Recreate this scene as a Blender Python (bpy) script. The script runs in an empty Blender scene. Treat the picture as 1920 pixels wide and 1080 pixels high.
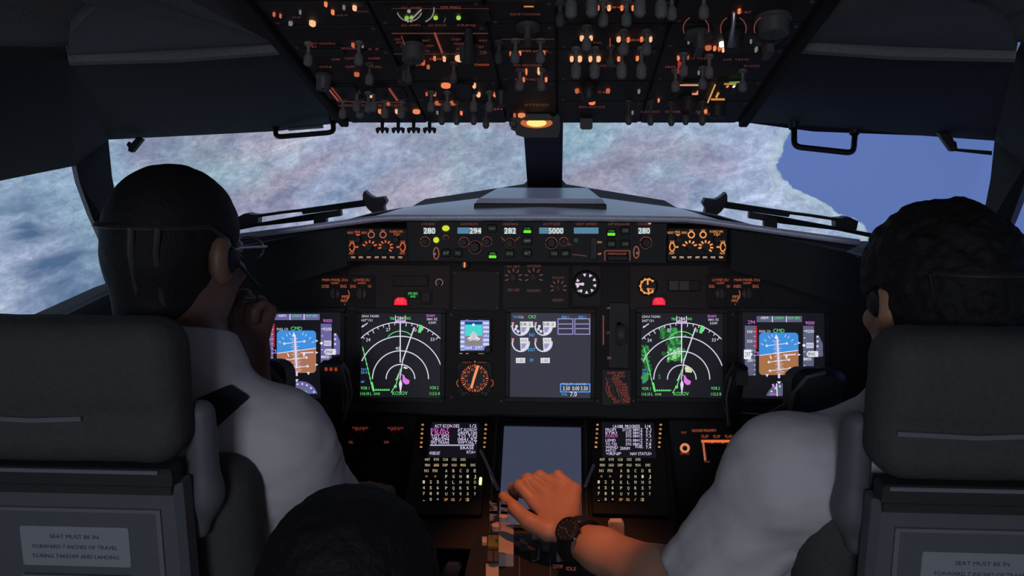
import bpy, math, random
import numpy as np
from mathutils import Vector, Matrix, Euler
random.seed(7)
SC = bpy.context.scene
COL = SC.collection
R = math.radians

# ------------------------------------------------------------------ camera, world, lamps, exposure
FPX = 1650.0
CAM = Vector((0.04, 0.0, 1.38))
CAM_ROT = Euler((R(90 - 10.8), 0, R(3.1)), 'XYZ')
cd = bpy.data.cameras.new('camera'); cd.sensor_width = 36.0; cd.lens = FPX / 1920 * 36.0
cd.clip_start = 0.02; cd.clip_end = 60
cam = bpy.data.objects.new('camera', cd); cam.location = CAM; cam.rotation_euler = CAM_ROT
COL.objects.link(cam); SC.camera = cam

SC.view_settings.view_transform = 'Standard'; SC.view_settings.look = 'None'
SC.view_settings.exposure = 0.0; SC.view_settings.gamma = 1.0
SC.view_settings.use_curve_mapping = False
SC.cycles.max_bounces = 6; SC.cycles.diffuse_bounces = 3; SC.cycles.transparent_max_bounces = 12
SC.cycles.caustics_reflective = False; SC.cycles.caustics_refractive = False
SC.cycles.sample_clamp_indirect = 4.0

wd = bpy.data.worlds.new('world'); SC.world = wd; wd.use_nodes = True
wd.node_tree.nodes['Background'].inputs['Color'].default_value = (0.20, 0.205, 0.235, 1)
wd.node_tree.nodes['Background'].inputs['Strength'].default_value = 1.0

def lamp(name, kind, loc, aim, power, color, **kw):
    l = bpy.data.lights.new(name, kind); l.energy = power; l.color = color
    for k, v in kw.items(): setattr(l, k, v)
    o = bpy.data.objects.new(name, l); o.location = loc
    d = Vector(aim) - Vector(loc)
    o.rotation_euler = d.to_track_quat('-Z', 'Y').to_euler(); COL.objects.link(o); return o
# aisle stand flood in the overhead panel, and the dim flood strips under the glareshield lip
lamp('aisle_stand_flood', 'SPOT', (0.0, 1.16, 1.455), (0.03, 1.36, 0.72), 11.5, (1.0, 0.28, 0.085), spot_size=R(38), spot_blend=0.7, shadow_soft_size=0.02)
lamp('glareshield_flood', 'AREA', (-0.33, 1.66, 1.10), (-0.33, 1.82, 0.97), 0.035, (1.0, 0.42, 0.25), shape='RECTANGLE', size=0.42, size_y=0.02)
lamp('glareshield_flood', 'AREA', (0.36, 1.66, 1.10), (0.36, 1.82, 0.97), 0.035, (1.0, 0.42, 0.25), shape='RECTANGLE', size=0.42, size_y=0.02)
# added fill light, unseen behind the cockpit, lifting seats, shirts and dark panels
lamp('rear_fill_light', 'AREA', (-0.15, -1.35, 1.62), (0.0, 1.2, 0.9), 9.0, (0.80, 0.86, 1.0), shape='RECTANGLE', size=0.5, size_y=0.3)

# ------------------------------------------------------------------ photograph pixel -> place
RM = CAM_ROT.to_matrix()
def ray(px, py):
    return RM @ Vector(((px - 960) / FPX, -(py - 540) / FPX, -1.0))
def at(px, py, Y):
    d = ray(px, py); return CAM + d * ((Y - CAM.y) / d.y)
class Frame:
    """a panel plane: u right, v up the panel, n out of it"""
    def __init__(s, o, u, v):
        s.o = Vector(o); s.u = Vector(u).normalized(); s.v = Vector(v).normalized(); s.n = s.u.cross(s.v)
    def hit(s, px, py):
        d = ray(px, py); t = (s.o - CAM).dot(s.n) / d.dot(s.n); p = CAM + d * t - s.o
        return p.dot(s.u), p.dot(s.v)
    def pt(s, u, v, w=0): return s.o + s.u * u + s.v * v + s.n * w
    def mat(s, u=0, v=0, w=0):
        m = Matrix((s.u, s.v, s.n)).transposed().to_4x4(); m.translation = s.pt(u, v, w); return m
def tilted(px, py, Y, deg):
    t = R(deg); return Frame(at(px, py, Y), (1, 0, 0), (0, math.sin(t), math.cos(t)))
PANEL = tilted(1015, 665, 1.80, 14)
PEDF = tilted(1015, 797, 1.80, 52)
LOWP = tilted(1015, 790, 1.84, 8)
MCPF = tilted(1007, 452, 1.645, 4)
t_ = R(17)
OVH = Frame(at(1015, 229, 1.47), (1, 0, 0), (0, -math.cos(t_), math.sin(t_)))

# ------------------------------------------------------------------ materials
def s2l(c):
    c = c / 255.0
    return c / 12.92 if c <= 0.04045 else ((c + 0.055) / 1.055) ** 2.4
def rgb(r, g, b): return (s2l(r), s2l(g), s2l(b), 1.0)
def nodes(name):
    m = bpy.data.materials.new(name); m.use_nodes = True
    return m, m.node_tree.nodes, m.node_tree.links, m.node_tree.nodes['Principled BSDF']
def mat(name, col, rough=0.6, metal=0.0, scale=60.0, var=0.25, bump=0.0, coat=0.0):
    m, N, L, b = nodes(name)
    tc = N.new('ShaderNodeTexCoord'); nz = N.new('ShaderNodeTexNoise')
    nz.inputs['Scale'].default_value = scale; nz.inputs['Detail'].default_value = 3
    L.new(tc.outputs['Object'], nz.inputs['Vector'])
    mx = N.new('ShaderNodeMix'); mx.data_type = 'RGBA'
    mx.inputs['A'].default_value = tuple(c * (1 - var) for c in col[:3]) + (1,)
    mx.inputs['B'].default_value = tuple(min(1, c * (1 + var)) for c in col[:3]) + (1,)
    L.new(nz.outputs['Fac'], mx.inputs['Factor']); L.new(mx.outputs['Result'], b.inputs['Base Color'])
    b.inputs['Roughness'].default_value = rough; b.inputs['Metallic'].default_value = metal
    if coat: b.inputs['Coat Weight'].default_value = coat
    if bump:
        bp = N.new('ShaderNodeBump'); bp.inputs['Strength'].default_value = bump; bp.inputs['Distance'].default_value = 0.002
        L.new(nz.outputs['Fac'], bp.inputs['Height']); L.new(bp.outputs['Normal'], b.inputs['Normal'])
    return m
def glow(name, col, strength=1.0, base=(0.02, 0.02, 0.02, 1)):
    m, N, L, b = nodes(name)
    b.inputs['Base Color'].default_value = base
    b.inputs['Emission Color'].default_value = col; b.inputs['Emission Strength'].default_value = strength
    b.inputs['Roughness'].default_value = 0.5
    m.cycles.emission_sampling = 'NONE'
    return m
def print_glow():
    m, N, L, b = nodes('lit_print')
    a = N.new('ShaderNodeAttribute'); a.attribute_name = 'col'
    L.new(a.outputs['Color'], b.inputs['Emission Color']); b.inputs['Emission Strength'].default_value = 1.0
    b.inputs['Base Color'].default_value = (0.01, 0.01, 0.01, 1); b.inputs['Roughness'].default_value = 0.7
    b.inputs['Specular IOR Level'].default_value = 0.1
    m.cycles.emission_sampling = 'NONE'
    return m
def print_flat():
    m, N, L, b = nodes('flat_print')
    a = N.new('ShaderNodeAttribute'); a.attribute_name = 'col'
    L.new(a.outputs['Color'], b.inputs['Base Color']); b.inputs['Roughness'].default_value = 0.7
    return m
M = dict(
    panel=mat('panel_grey_black', (0.030, 0.028, 0.029, 1), 0.6, bump=0.15, scale=300),
    panel2=mat('panel_dark', (0.016, 0.016, 0.017, 1), 0.65, bump=0.1, scale=300),
    bezel=mat('bezel_black', (0.010, 0.010, 0.011, 1), 0.55, scale=200),
    black=mat('black_plastic', (0.008, 0.008, 0.009, 1), 0.5, scale=90),
    rubber=mat('black_rubber', (0.006, 0.006, 0.007, 1), 0.75, scale=90),
    liner=mat('liner_dark', (0.020, 0.020, 0.021, 1), 0.85, bump=0.3, scale=120),
    ceil=mat('ceiling_grey_cloth', (0.20, 0.20, 0.21, 1), 0.9, bump=0.3, scale=220),
    post=mat('post_black', (0.012, 0.012, 0.013, 1), 0.7, scale=80),
    floor=mat('floor_carpet', (0.02, 0.02, 0.022, 1), 0.95, bump=0.6, scale=400),
    glare=mat('glareshield_vinyl_lit_blue', (0.62, 0.64, 0.80, 1), 0.28, bump=0.2, scale=250),  # vinyl brightened and tinted with the blue cast of the window light
    grey=mat('switch_grey', (0.21, 0.21, 0.21, 1), 0.5, scale=90),
    knob=mat('knob_grey', (0.10, 0.10, 0.10, 1), 0.5, scale=90),
    knobd=mat('knob_dark', (0.035, 0.033, 0.033, 1), 0.5, scale=90),
    metal=mat('brushed_metal', (0.45, 0.45, 0.47, 1), 0.35, 0.9, scale=140),
    white=mat('white_plastic', (0.72, 0.68, 0.62, 1), 0.5, scale=60, var=0.05),
    seat=mat('seat_sheepskin_grey', (0.070, 0.071, 0.070, 1), 0.85, bump=0.5, scale=160),
    seatd=mat('seat_trim_dark', (0.035, 0.035, 0.036, 1), 0.7, scale=160),
    shell=mat('seat_shell_grey', (0.125, 0.135, 0.150, 1), 0.55, scale=60, var=0.1),
    shelll=mat('seat_shell_edge', (0.21, 0.22, 0.25, 1), 0.45, scale=60, var=0.1),
    plac=mat('placard_silver', (0.36, 0.38, 0.42, 1), 0.5, scale=60, var=0.06),
    navy=mat('navy_cloth', (0.020, 0.022, 0.040, 1), 0.9, bump=0.3, scale=300),
    trouser=mat('dark_trouser_cloth', (0.014, 0.014, 0.018, 1), 0.95, bump=0.3, scale=300),
    shirtd=mat('dark_jersey', (0.022, 0.024, 0.027, 1), 0.95, bump=0.3, scale=200),
    hair=mat('black_hair', (0.0065, 0.006, 0.006, 1), 0.75, scale=260, var=0.5, bump=0.8),
    eye=mat('eye_white', (0.6, 0.58, 0.55, 1), 0.2, scale=20, var=0.02),
    steel=mat('watch_steel', (0.35, 0.33, 0.32, 1), 0.25, 1.0, scale=90),
)
M['print'] = print_glow(); M['flat'] = print_flat()
def skin_mat(name, c):
    m = mat(name, c, 0.5, scale=35, var=0.12, bump=0.12)
    b = m.node_tree.nodes['Principled BSDF']
    b.inputs['Subsurface Weight'].default_value = 0.08; b.inputs['Subsurface Radius'].default_value = (0.01, 0.004, 0.002)
    return m
M['skin1'] = skin_mat('skin_tan', (0.20, 0.115, 0.082, 1))
M['skin2'] = skin_mat('skin_warm', (0.50, 0.27, 0.17, 1))
M['skin3'] = skin_mat('skin_brown', (0.22, 0.12, 0.08, 1))
def cloth_mat(name, c):
    m, N, L, b = nodes(name)
    tc = N.new('ShaderNodeTexCoord'); w = N.new('ShaderNodeTexNoise'); w.inputs['Scale'].default_value = 9
    w2 = N.new('ShaderNodeTexNoise'); w2.inputs['Scale'].default_value = 500
    L.new(tc.outputs['Object'], w.inputs['Vector']); L.new(tc.outputs['Object'], w2.inputs['Vector'])
    ad = N.new('ShaderNodeMath'); ad.operation = 'MULTIPLY_ADD'; ad.inputs[1].default_value = 0.06
    L.new(w2.outputs['Fac'], ad.inputs[0]); L.new(w.outputs['Fac'], ad.inputs[2])
    bp = N.new('ShaderNodeBump'); bp.inputs['Strength'].default_value = 0.5; bp.inputs['Distance'].default_value = 0.02
    L.new(ad.outputs[0], bp.inputs['Height']); L.new(bp.outputs['Normal'], b.inputs['Normal'])
    b.inputs['Base Color'].default_value = c; b.inputs['Roughness'].default_value = 0.9
    return m
M['shirt'] = cloth_mat('white_shirt_cotton', (0.74, 0.73, 0.75, 1))
def glass_mat():
    m, N, L, b = nodes('window_glass')
    out = N['Material Output']; N.remove(b)
    tr = N.new('ShaderNodeBsdfTransparent'); tr.inputs['Color'].default_value = (0.985, 0.99, 0.99, 1)
    gl = N.new('ShaderNodeBsdfGlossy'); gl.inputs['Roughness'].default_value = 0.02
    mx = N.new('ShaderNodeMixShader'); mx.inputs['Fac'].default_value = 0.015
    L.new(tr.outputs[0], mx.inputs[1]); L.new(gl.outputs[0], mx.inputs[2]); L.new(mx.outputs[0], out.inputs['Surface'])
    return m
M['glass'] = glass_mat()

# ------------------------------------------------------------------ mesh building
class MB:
    def __init__(s): s.v = []; s.f = []
    def add(s, vs, fs, mx=None):
        o = len(s.v)
        s.v += [tuple(mx @ Vector(p)) if mx is not None else tuple(p) for p in vs]
        s.f += [tuple(i + o for i in f) for f in fs]; return s
    def prism(s, poly, z0, z1, ch=0.0, mx=None):
        """2D outline (counter-clockwise) from z0 up to z1 with a chamfered top"""
        n = len(poly); vs = [(x, y, z0) for x, y in poly]
        rings = [(poly, z0)]
        if ch:
            cx = sum(p[0] for p in poly) / n; cy = sum(p[1] for p in poly) / n
            ins = []
            for i in range(n):
                a, b, c = Vector(poly[i - 1]), Vector(poly[i]), Vector(poly[(i + 1) % n])
                e1 = (b - a); e2 = (c - b)
                n1 = Vector((-e1.y, e1.x)); n2 = Vector((-e2.y, e2.x))
                n1 = n1.normalized() if n1.length > 1e-9 else n2.normalized()
                n2 = n2.normalized() if n2.length > 1e-9 else n1
                k = n1 + n2; q = k / max(0.35, k.length_squared / 2) if k.length > 1e-6 else n1
                ins.append((b.x + q.x * ch, b.y + q.y * ch))
            rings += [(poly, z1 - ch), (ins, z1)]
        else: rings += [(poly, z1)]
        vs = [(x, y, z) for pl, z in rings for x, y in pl]; fs = []
        for k in range(len(rings) - 1):
            for i in range(n):
                j = (i + 1) % n; fs.append((k * n + i, k * n + j, (k + 1) * n + j, (k + 1) * n + i))
        fs.append(tuple((len(rings) - 1) * n + i for i in range(n))); fs.append(tuple(reversed(range(n))))
        return s.add(vs, fs, mx)
    def box(s, x0, x1, y0, y1, z0, z1, ch=0.0, mx=None):
        return s.prism([(x0, y0), (x1, y0), (x1, y1), (x0, y1)], z0, z1, ch, mx)
    def cyl(s, x, y, r, z0, z1, n=20, ch=0.0, mx=None, r2=None):
        if r2 is None: return s.prism(circle(x, y, r, n), z0, z1, ch, mx)
        return s.lathe([(r, z0), (r2, z1)], n, mx, (x, y))
    def lathe(s, prof, n=24, mx=None, c=(0, 0)):
        vs = []; fs = []
        for r, z in prof:
            for i in range(n):
                a = 2 * math.pi * i / n; vs.append((c[0] + r * math.cos(a), c[1] + r * math.sin(a), z))
        for k in range(len(prof) - 1):
            for i in range(n):
                j = (i + 1) % n; fs.append((k * n + i, k * n + j, (k + 1) * n + j, (k + 1) * n + i))
        fs.append(tuple(reversed(range(n)))); fs.append(tuple((len(prof) - 1) * n + i for i in range(n)))
        return s.add(vs, fs, mx)
    def tube(s, path, r, n=10, mx=None, closed=False, flat=1.0):
        pts = [Vector(p) for p in path]; vs = []; fs = []; m = len(pts)
        rr = r if isinstance(r, (list, tuple)) else [r] * m
        up = None
        for i, p in enumerate(pts):
            if closed: d = pts[(i + 1) % m] - pts[i - 1]
            else: d = pts[min(i + 1, m - 1)] - pts[max(i - 1, 0)]
            d.normalize()
            if up is None: up = d.orthogonal().normalized()
            up = (up - d * up.dot(d)).normalized(); w = d.cross(up)
            for k in range(n):
                a = 2 * math.pi * k / n
                vs.append(tuple(p + up * math.cos(a) * rr[i] + w * math.sin(a) * rr[i] * flat))
        for i in range(m if closed else m - 1):
            j = (i + 1) % m
            for k in range(n):
                l = (k + 1) % n; fs.append((i * n + k, i * n + l, j * n + l, j * n + k))
        if not closed:
            fs.append(tuple(reversed(range(n)))); fs.append(tuple((m - 1) * n + k for k in range(n)))
        return s.add(vs, fs, mx)
    def slab(s, pts, off):
        """3D polygon given thickness by an offset vector"""
        n = len(pts); off = Vector(off); a = [Vector(p) for p in pts]; b = [p + off for p in a]
        fs = [tuple(range(n)), tuple(reversed(range(n, 2 * n)))]
        for i in range(n):
            j = (i + 1) % n; fs.append((j, i, n + i, n + j))
        return s.add(a + b, fs)
    def mesh(s, name, smooth=True, ang=35):
        me = bpy.data.meshes.new(name); me.from_pydata(s.v, [], s.f); me.validate()
        import bmesh
        bm = bmesh.new(); bm.from_mesh(me); bmesh.ops.recalc_face_normals(bm, faces=bm.faces); bm.to_mesh(me); bm.free()
        if smooth:
            me.shade_smooth(); me.set_sharp_from_angle(angle=R(ang))
        return me
def circle(x, y, r, n=20, ry=None, a0=0):
    ry = r if ry is None else ry
    return [(x + r * math.cos(a0 + 2 * math.pi * i / n), y + ry * math.sin(a0 + 2 * math.pi * i / n)) for i in range(n)]
def rrect(cx, cy, w, h, r, n=4):
    pts = []
    for sx, sy, a0 in ((1, -1, -90), (1, 1, 0), (-1, 1, 90), (-1, -1, 180)):
        for i in range(n + 1):
            a = R(a0 + 90 * i / n); pts.append((cx + sx * (w / 2 - r) + r * math.cos(a), cy + sy * (h / 2 - r) + r * math.sin(a)))
    return pts
def obj(name, mb, m, parent=None, mx=None):
    me = mb.mesh(name) if isinstance(mb, MB) else mb
    if m is not None and len(me.materials) == 0: me.materials.append(M[m] if isinstance(m, str) else m)
    o = bpy.data.objects.new(name, me); COL.objects.link(o)
    if parent is not None: o.parent = parent
    if mx is not None: o.matrix_local = mx
    return o
def inst(name, me, parent, loc, rot=None, scale=None):
    o = bpy.data.objects.new(name, me); COL.objects.link(o); o.parent = parent; o.location = loc
    if rot is not None: o.rotation_euler = rot
    if scale is not None: o.scale = scale
    return o
def tag(o, label, cat, group=None):
    o['label'] = label; o['category'] = cat
    if group: o['group'] = group
    return o
def struct(o): o['kind'] = 'structure'; return o
def thing(name, label, cat, mx=None, loc=None, group=None):
    o = bpy.data.objects.new(name, None); COL.objects.link(o); o.empty_display_size = 0.05
    if mx is not None: o.matrix_world = mx
    if loc is not None: o.location = loc
    tag(o, label, cat, group); return o
def meshm(mb, name, m):
    me = mb.mesh(name); me.materials.append(M[m] if isinstance(m, str) else m); return me

# ------------------------------------------------------------------ lettering and marks
_glyph = {}
def glyphs(txt):
    if txt not in _glyph:
        cu = bpy.data.curves.new('t', 'FONT'); cu.body = txt; cu.size = 1.0; cu.resolution_u = 2
        o = bpy.data.objects.new('t', cu); me = o.to_mesh()
        vs = [(v.co.x, v.co.y) for v in me.vertices]; fs = [tuple(p.vertices) for p in me.polygons]
        o.to_mesh_clear(); bpy.data.objects.remove(o); bpy.data.curves.remove(cu); _glyph[txt] = (vs, fs)
    return _glyph[txt]
class Sym:
    """flat marks on a panel; positions come through mp(X, Y) -> (u, v)"""
    def __init__(s, mp=None, z0=0.0008, dz=0.00025):
        s.mp = mp or (lambda x, y: (x, y)); s.v = []; s.f = []; s.c = []; s.z0 = z0; s.dz = dz; s.k = 0
    def z(s): s.k += 1; return s.z0 + s.dz * (s.k % 12) / 12
    def raw(s, pts, faces, col, layer):
        o = len(s.v); z = s.z0 + s.dz * layer
        s.v += [(p[0], p[1], z) for p in pts]
        for f in faces: s.f.append(tuple(i + o for i in f)); s.c.append(col)
    def poly(s, pts, col, layer=1): 
        q = [s.mp(*p) for p in pts]; s.raw(q, [tuple(range(len(q)))], col, layer)
    def rect(s, x0, y0, x1, y1, col, layer=1): s.poly([(x0, y0), (x0, y1), (x1, y1), (x1, y0)], col, layer)
    def path(s, pts, w, col, layer=2, closed=False):
        """stroke; w in the same units as the positions"""
        n = len(pts)
        for i in range(n if closed else n - 1):
            a = Vector(pts[i]); b = Vector(pts[(i + 1) % n]); d = b - a
            if d.length < 1e-9: continue
            d.normalize(); q = Vector((-d.y, d.x)) * w / 2; e = d * w * 0.25
            s.poly([tuple(a - e + q), tuple(a - e - q), tuple(b + e - q), tuple(b + e + q)], col, layer)
    def line(s, x0, y0, x1, y1, w, col, layer=2): s.path([(x0, y0), (x1, y1)], w, col, layer)
    def arc(s, cx, cy, r, a0, a1, w, col, layer=2, n=24, ry=None):
        ry = r if ry is None else ry
        s.path([(cx + r * math.cos(R(a0 + (a1 - a0) * i / n)), cy - ry * math.sin(R(a0 + (a1 - a0) * i / n))) for i in range(n + 1)], w, col, layer)
    def disc(s, cx, cy, r, col, layer=2, ry=None, n=14): s.poly(circle(cx, cy, r, n, ry), col, layer)
    def box(s, x0, y0, x1, y1, w, col, layer=2): s.path([(x0, y0), (x1, y0), (x1, y1), (x0, y1)], w, col, layer, True)
    def text(s, x, y, txt, h, col, align='c', layer=3, width=None, mirror=False):
        """x, y is the middle (or left / right end) of the line; h the capital height; Y counts down as in the photograph"""
        vs, fs = glyphs(txt)
        if not vs: return
        x0 = min(v[0] for v in vs); x1 = max(v[0] for v in vs); k = h / 0.7
        kx = k if width is None else width / max(1e-6, x1 - x0)
        W = (x1 - x0) * kx; ox = x - W / 2 if align == 'c' else (x if align == 'l' else x - W)
        s.raw([s.mp(ox + (v[0] - x0) * kx, y + h / 2 - v[1] * k) for v in vs], fs, col, layer)
    def mesh(s, name, m='print'):
        me = bpy.data.meshes.new(name); me.from_pydata(s.v, [], s.f)
        # faces towards +z
        import bmesh
        bm = bmesh.new(); bm.from_mesh(me)
        for f, c in zip(bm.faces, s.c): pass
        ly = bm.loops.layers.float_color.new('col'); bm.faces.ensure_lookup_table()
        for f, c in zip(bm.faces, s.c):
            f.normal_update()
            for l in f.loops: l[ly] = c
            if f.normal.z < 0: f.normal_flip()
        bm.to_mesh(me); bm.free(); me.materials.append(M[m]); return me
    def build(s, name, parent, m='print'):
        o = bpy.data.objects.new(name, s.mesh(name, m)); COL.objects.link(o); o.parent = parent
        if name in ('lettering', 'symbology', 'key_lettering', 'dial_print'): o['kind'] = 'stuff'      # print too fine to pick apart
        return o
class PT:
    """a thing on a panel plane, its origin at a photograph pixel"""
    def __init__(s, frame, px, py, name, label, cat, group=None, w=0.0):
        s.fr = frame; s.u, s.v = frame.hit(px, py)
        s.e = thing(name, label, cat, frame.mat(s.u, s.v, w), group=group)
        a = frame.hit(px - 10, py); b = frame.hit(px + 10, py); s.k = (b[0] - a[0]) / 20   # metres per pixel
        s.w = w
    def l(s, px, py):
        u, v = s.fr.hit(px, py); return u - s.u, v - s.v
    def rect(s, x0, y0, x1, y1):
        a = s.l(x0, y1); b = s.l(x1, y0); return a[0], b[0], a[1], b[1]

# ------------------------------------------------------------------ smooth bodies: distance fields turned into one closed surface
def A3(p): return np.array(p, dtype=np.float32)
def rcone(p, a, b, ra, rb):
    a = A3(a); b = A3(b); ab = b - a; q = p - a
    t = np.clip(q @ ab / max(1e-9, float(ab @ ab)), 0, 1)
    return np.linalg.norm(q - t[:, None] * ab, axis=1) - (ra + (rb - ra) * t)
def ell(p, c, r):
    q = p - A3(c); r = A3(r); k0 = np.linalg.norm(q / r, axis=1); k1 = np.linalg.norm(q / (r * r), axis=1)
    return k0 * (k0 - 1) / np.maximum(k1, 1e-6)
def rbx(p, c, h, r):
    q = np.abs(p - A3(c)) - (A3(h) - r)
    return np.linalg.norm(np.maximum(q, 0), axis=1) + np.minimum(q.max(axis=1), 0) - r
def smin(a, b, k):
    h = np.clip(0.5 + 0.5 * (b - a) / k, 0, 1); return b * (1 - h) + a * h - k * h * (1 - h)
def smax(a, b, k): return -smin(-a, -b, k)
def chain(p, pts, rs, k=0.006):
    d = None
    for i in range(len(pts) - 1):
        e = rcone(p, pts[i], pts[i + 1], rs[i], rs[i + 1]); d = e if d is None else smin(d, e, k)
    return d
def vnoise(p, sc, seed=0):
    q = p * sc; i = np.floor(q).astype(np.int64); f = q - i; f = f * f * (3 - 2 * f)
    def h(x, y, z):
        n = (x * 374761393 + y * 668265263 + z * 1274126177 + seed * 982451653) & 0x7fffffff
        n = ((n ^ (n >> 13)) * 1274126177) & 0x7fffffff
        return ((n ^ (n >> 16)) & 0xffff) / 65535.0
    r = 0
    for dx in (0, 1):
        for dy in (0, 1):
            for dz in (0, 1):
                w = (f[:, 0] if dx else 1 - f[:, 0]) * (f[:, 1] if dy else 1 - f[:, 1]) * (f[:, 2] if dz else 1 - f[:, 2])
                r = r + w * h(i[:, 0] + dx, i[:, 1] + dy, i[:, 2] + dz)
    return r * 2 - 1
def sdf_mesh(name, fn, lo, hi, h, m, slack=0.0):
    lo = np.array(lo, np.float32); n = np.ceil((np.array(hi) - lo) / h).astype(int) + 1
    G = np.full(n, 1.0, np.float32); B = 12
    cs = np.stack(np.meshgrid(*[np.arange(0, n[k], B) for k in range(3)], indexing='ij'), -1).reshape(-1, 3)
    es = np.minimum(cs + B, n); ce = (lo + (cs + (es - cs) / 2) * h).astype(np.float32)
    ds = np.concatenate([fn(ce[i:i + 4000]) for i in range(0, len(ce), 4000)])
    rad = h * np.linalg.norm(es - cs, axis=1) * 0.5
    for b0, e, d, r in zip(cs, es, ds, rad):
        if abs(d) > r * 1.25 + slack + 0.006: G[b0[0]:e[0], b0[1]:e[1], b0[2]:e[2]] = d; continue
        g = np.stack(np.meshgrid(*[np.arange(a, c) for a, c in zip(b0, e)], indexing='ij'), -1).reshape(-1, 3)
        G[b0[0]:e[0], b0[1]:e[1], b0[2]:e[2]] = fn((lo + g * h).astype(np.float32)).reshape(e - b0)
    S = G < 0
    cnt = np.zeros(n - 1, np.int8)
    for dx in (0, 1):
        for dy in (0, 1):
            for dz in (0, 1): cnt += S[dx:n[0] - 1 + dx, dy:n[1] - 1 + dy, dz:n[2] - 1 + dz]
    cells = np.argwhere((cnt > 0) & (cnt < 8)); idx = np.full(n - 1, -1, np.int64)
    idx[tuple(cells.T)] = np.arange(len(cells))
    acc = np.zeros((len(cells), 3)); num = np.zeros(len(cells))
    for ax in range(3):
        o1, o2 = [a for a in range(3) if a != ax]
        for i in (0, 1):
            for j in (0, 1):
                c0 = cells.copy(); c0[:, o1] += i; c0[:, o2] += j; c1 = c0.copy(); c1[:, ax] += 1
                g0 = G[tuple(c0.T)]; g1 = G[tuple(c1.T)]; x = (g0 < 0) != (g1 < 0)
                t = np.where(x, g0 / np.where(g0 - g1 == 0, 1, g0 - g1), 0)
                p = c0.astype(float); p[:, ax] += t; acc[x] += p[x]; num[x] += 1
    V = lo + (acc / num[:, None]) * h
    F = []
    for ax in range(3):
        o1, o2 = [(1, 2), (2, 0), (0, 1)][ax]
        sl0 = [slice(None)] * 3; sl1 = [slice(None)] * 3; sl0[ax] = slice(0, -1); sl1[ax] = slice(1, None)
        a = S[tuple(sl0)]; b = S[tuple(sl1)]
        for inside_first in (True, False):
            e = np.argwhere((a & ~b) if inside_first else (~a & b))
            ok = (e[:, o1] > 0) & (e[:, o2] > 0) & (e[:, o1] < n[o1] - 1) & (e[:, o2] < n[o2] - 1); e = e[ok]
            if len(e) == 0: continue
            q = []
            for i, j in ((-1, -1), (0, -1), (0, 0), (-1, 0)):
                c = e.copy(); c[:, o1] += i; c[:, o2] += j; q.append(idx[tuple(c.T)])
            q = np.stack(q, 1)
            F.append(q if inside_first else q[:, ::-1])
    F = np.concatenate(F)
    me = bpy.data.meshes.new(name)
    me.vertices.add(len(V)); me.vertices.foreach_set('co', V.astype(np.float32).ravel())
    me.loops.add(F.size); me.loops.foreach_set('vertex_index', F.ravel().astype(np.int32))
    me.polygons.add(len(F)); me.polygons.foreach_set('loop_start', np.arange(0, F.size, 4, dtype=np.int32))
    me.update(calc_edges=True); me.validate(); me.shade_smooth()
    if m is not None: me.materials.append(M[m] if isinstance(m, str) else m)
    return me

# ================================================================== the setting
def mir(p): return Vector((-p[0], p[1], p[2]))
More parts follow.
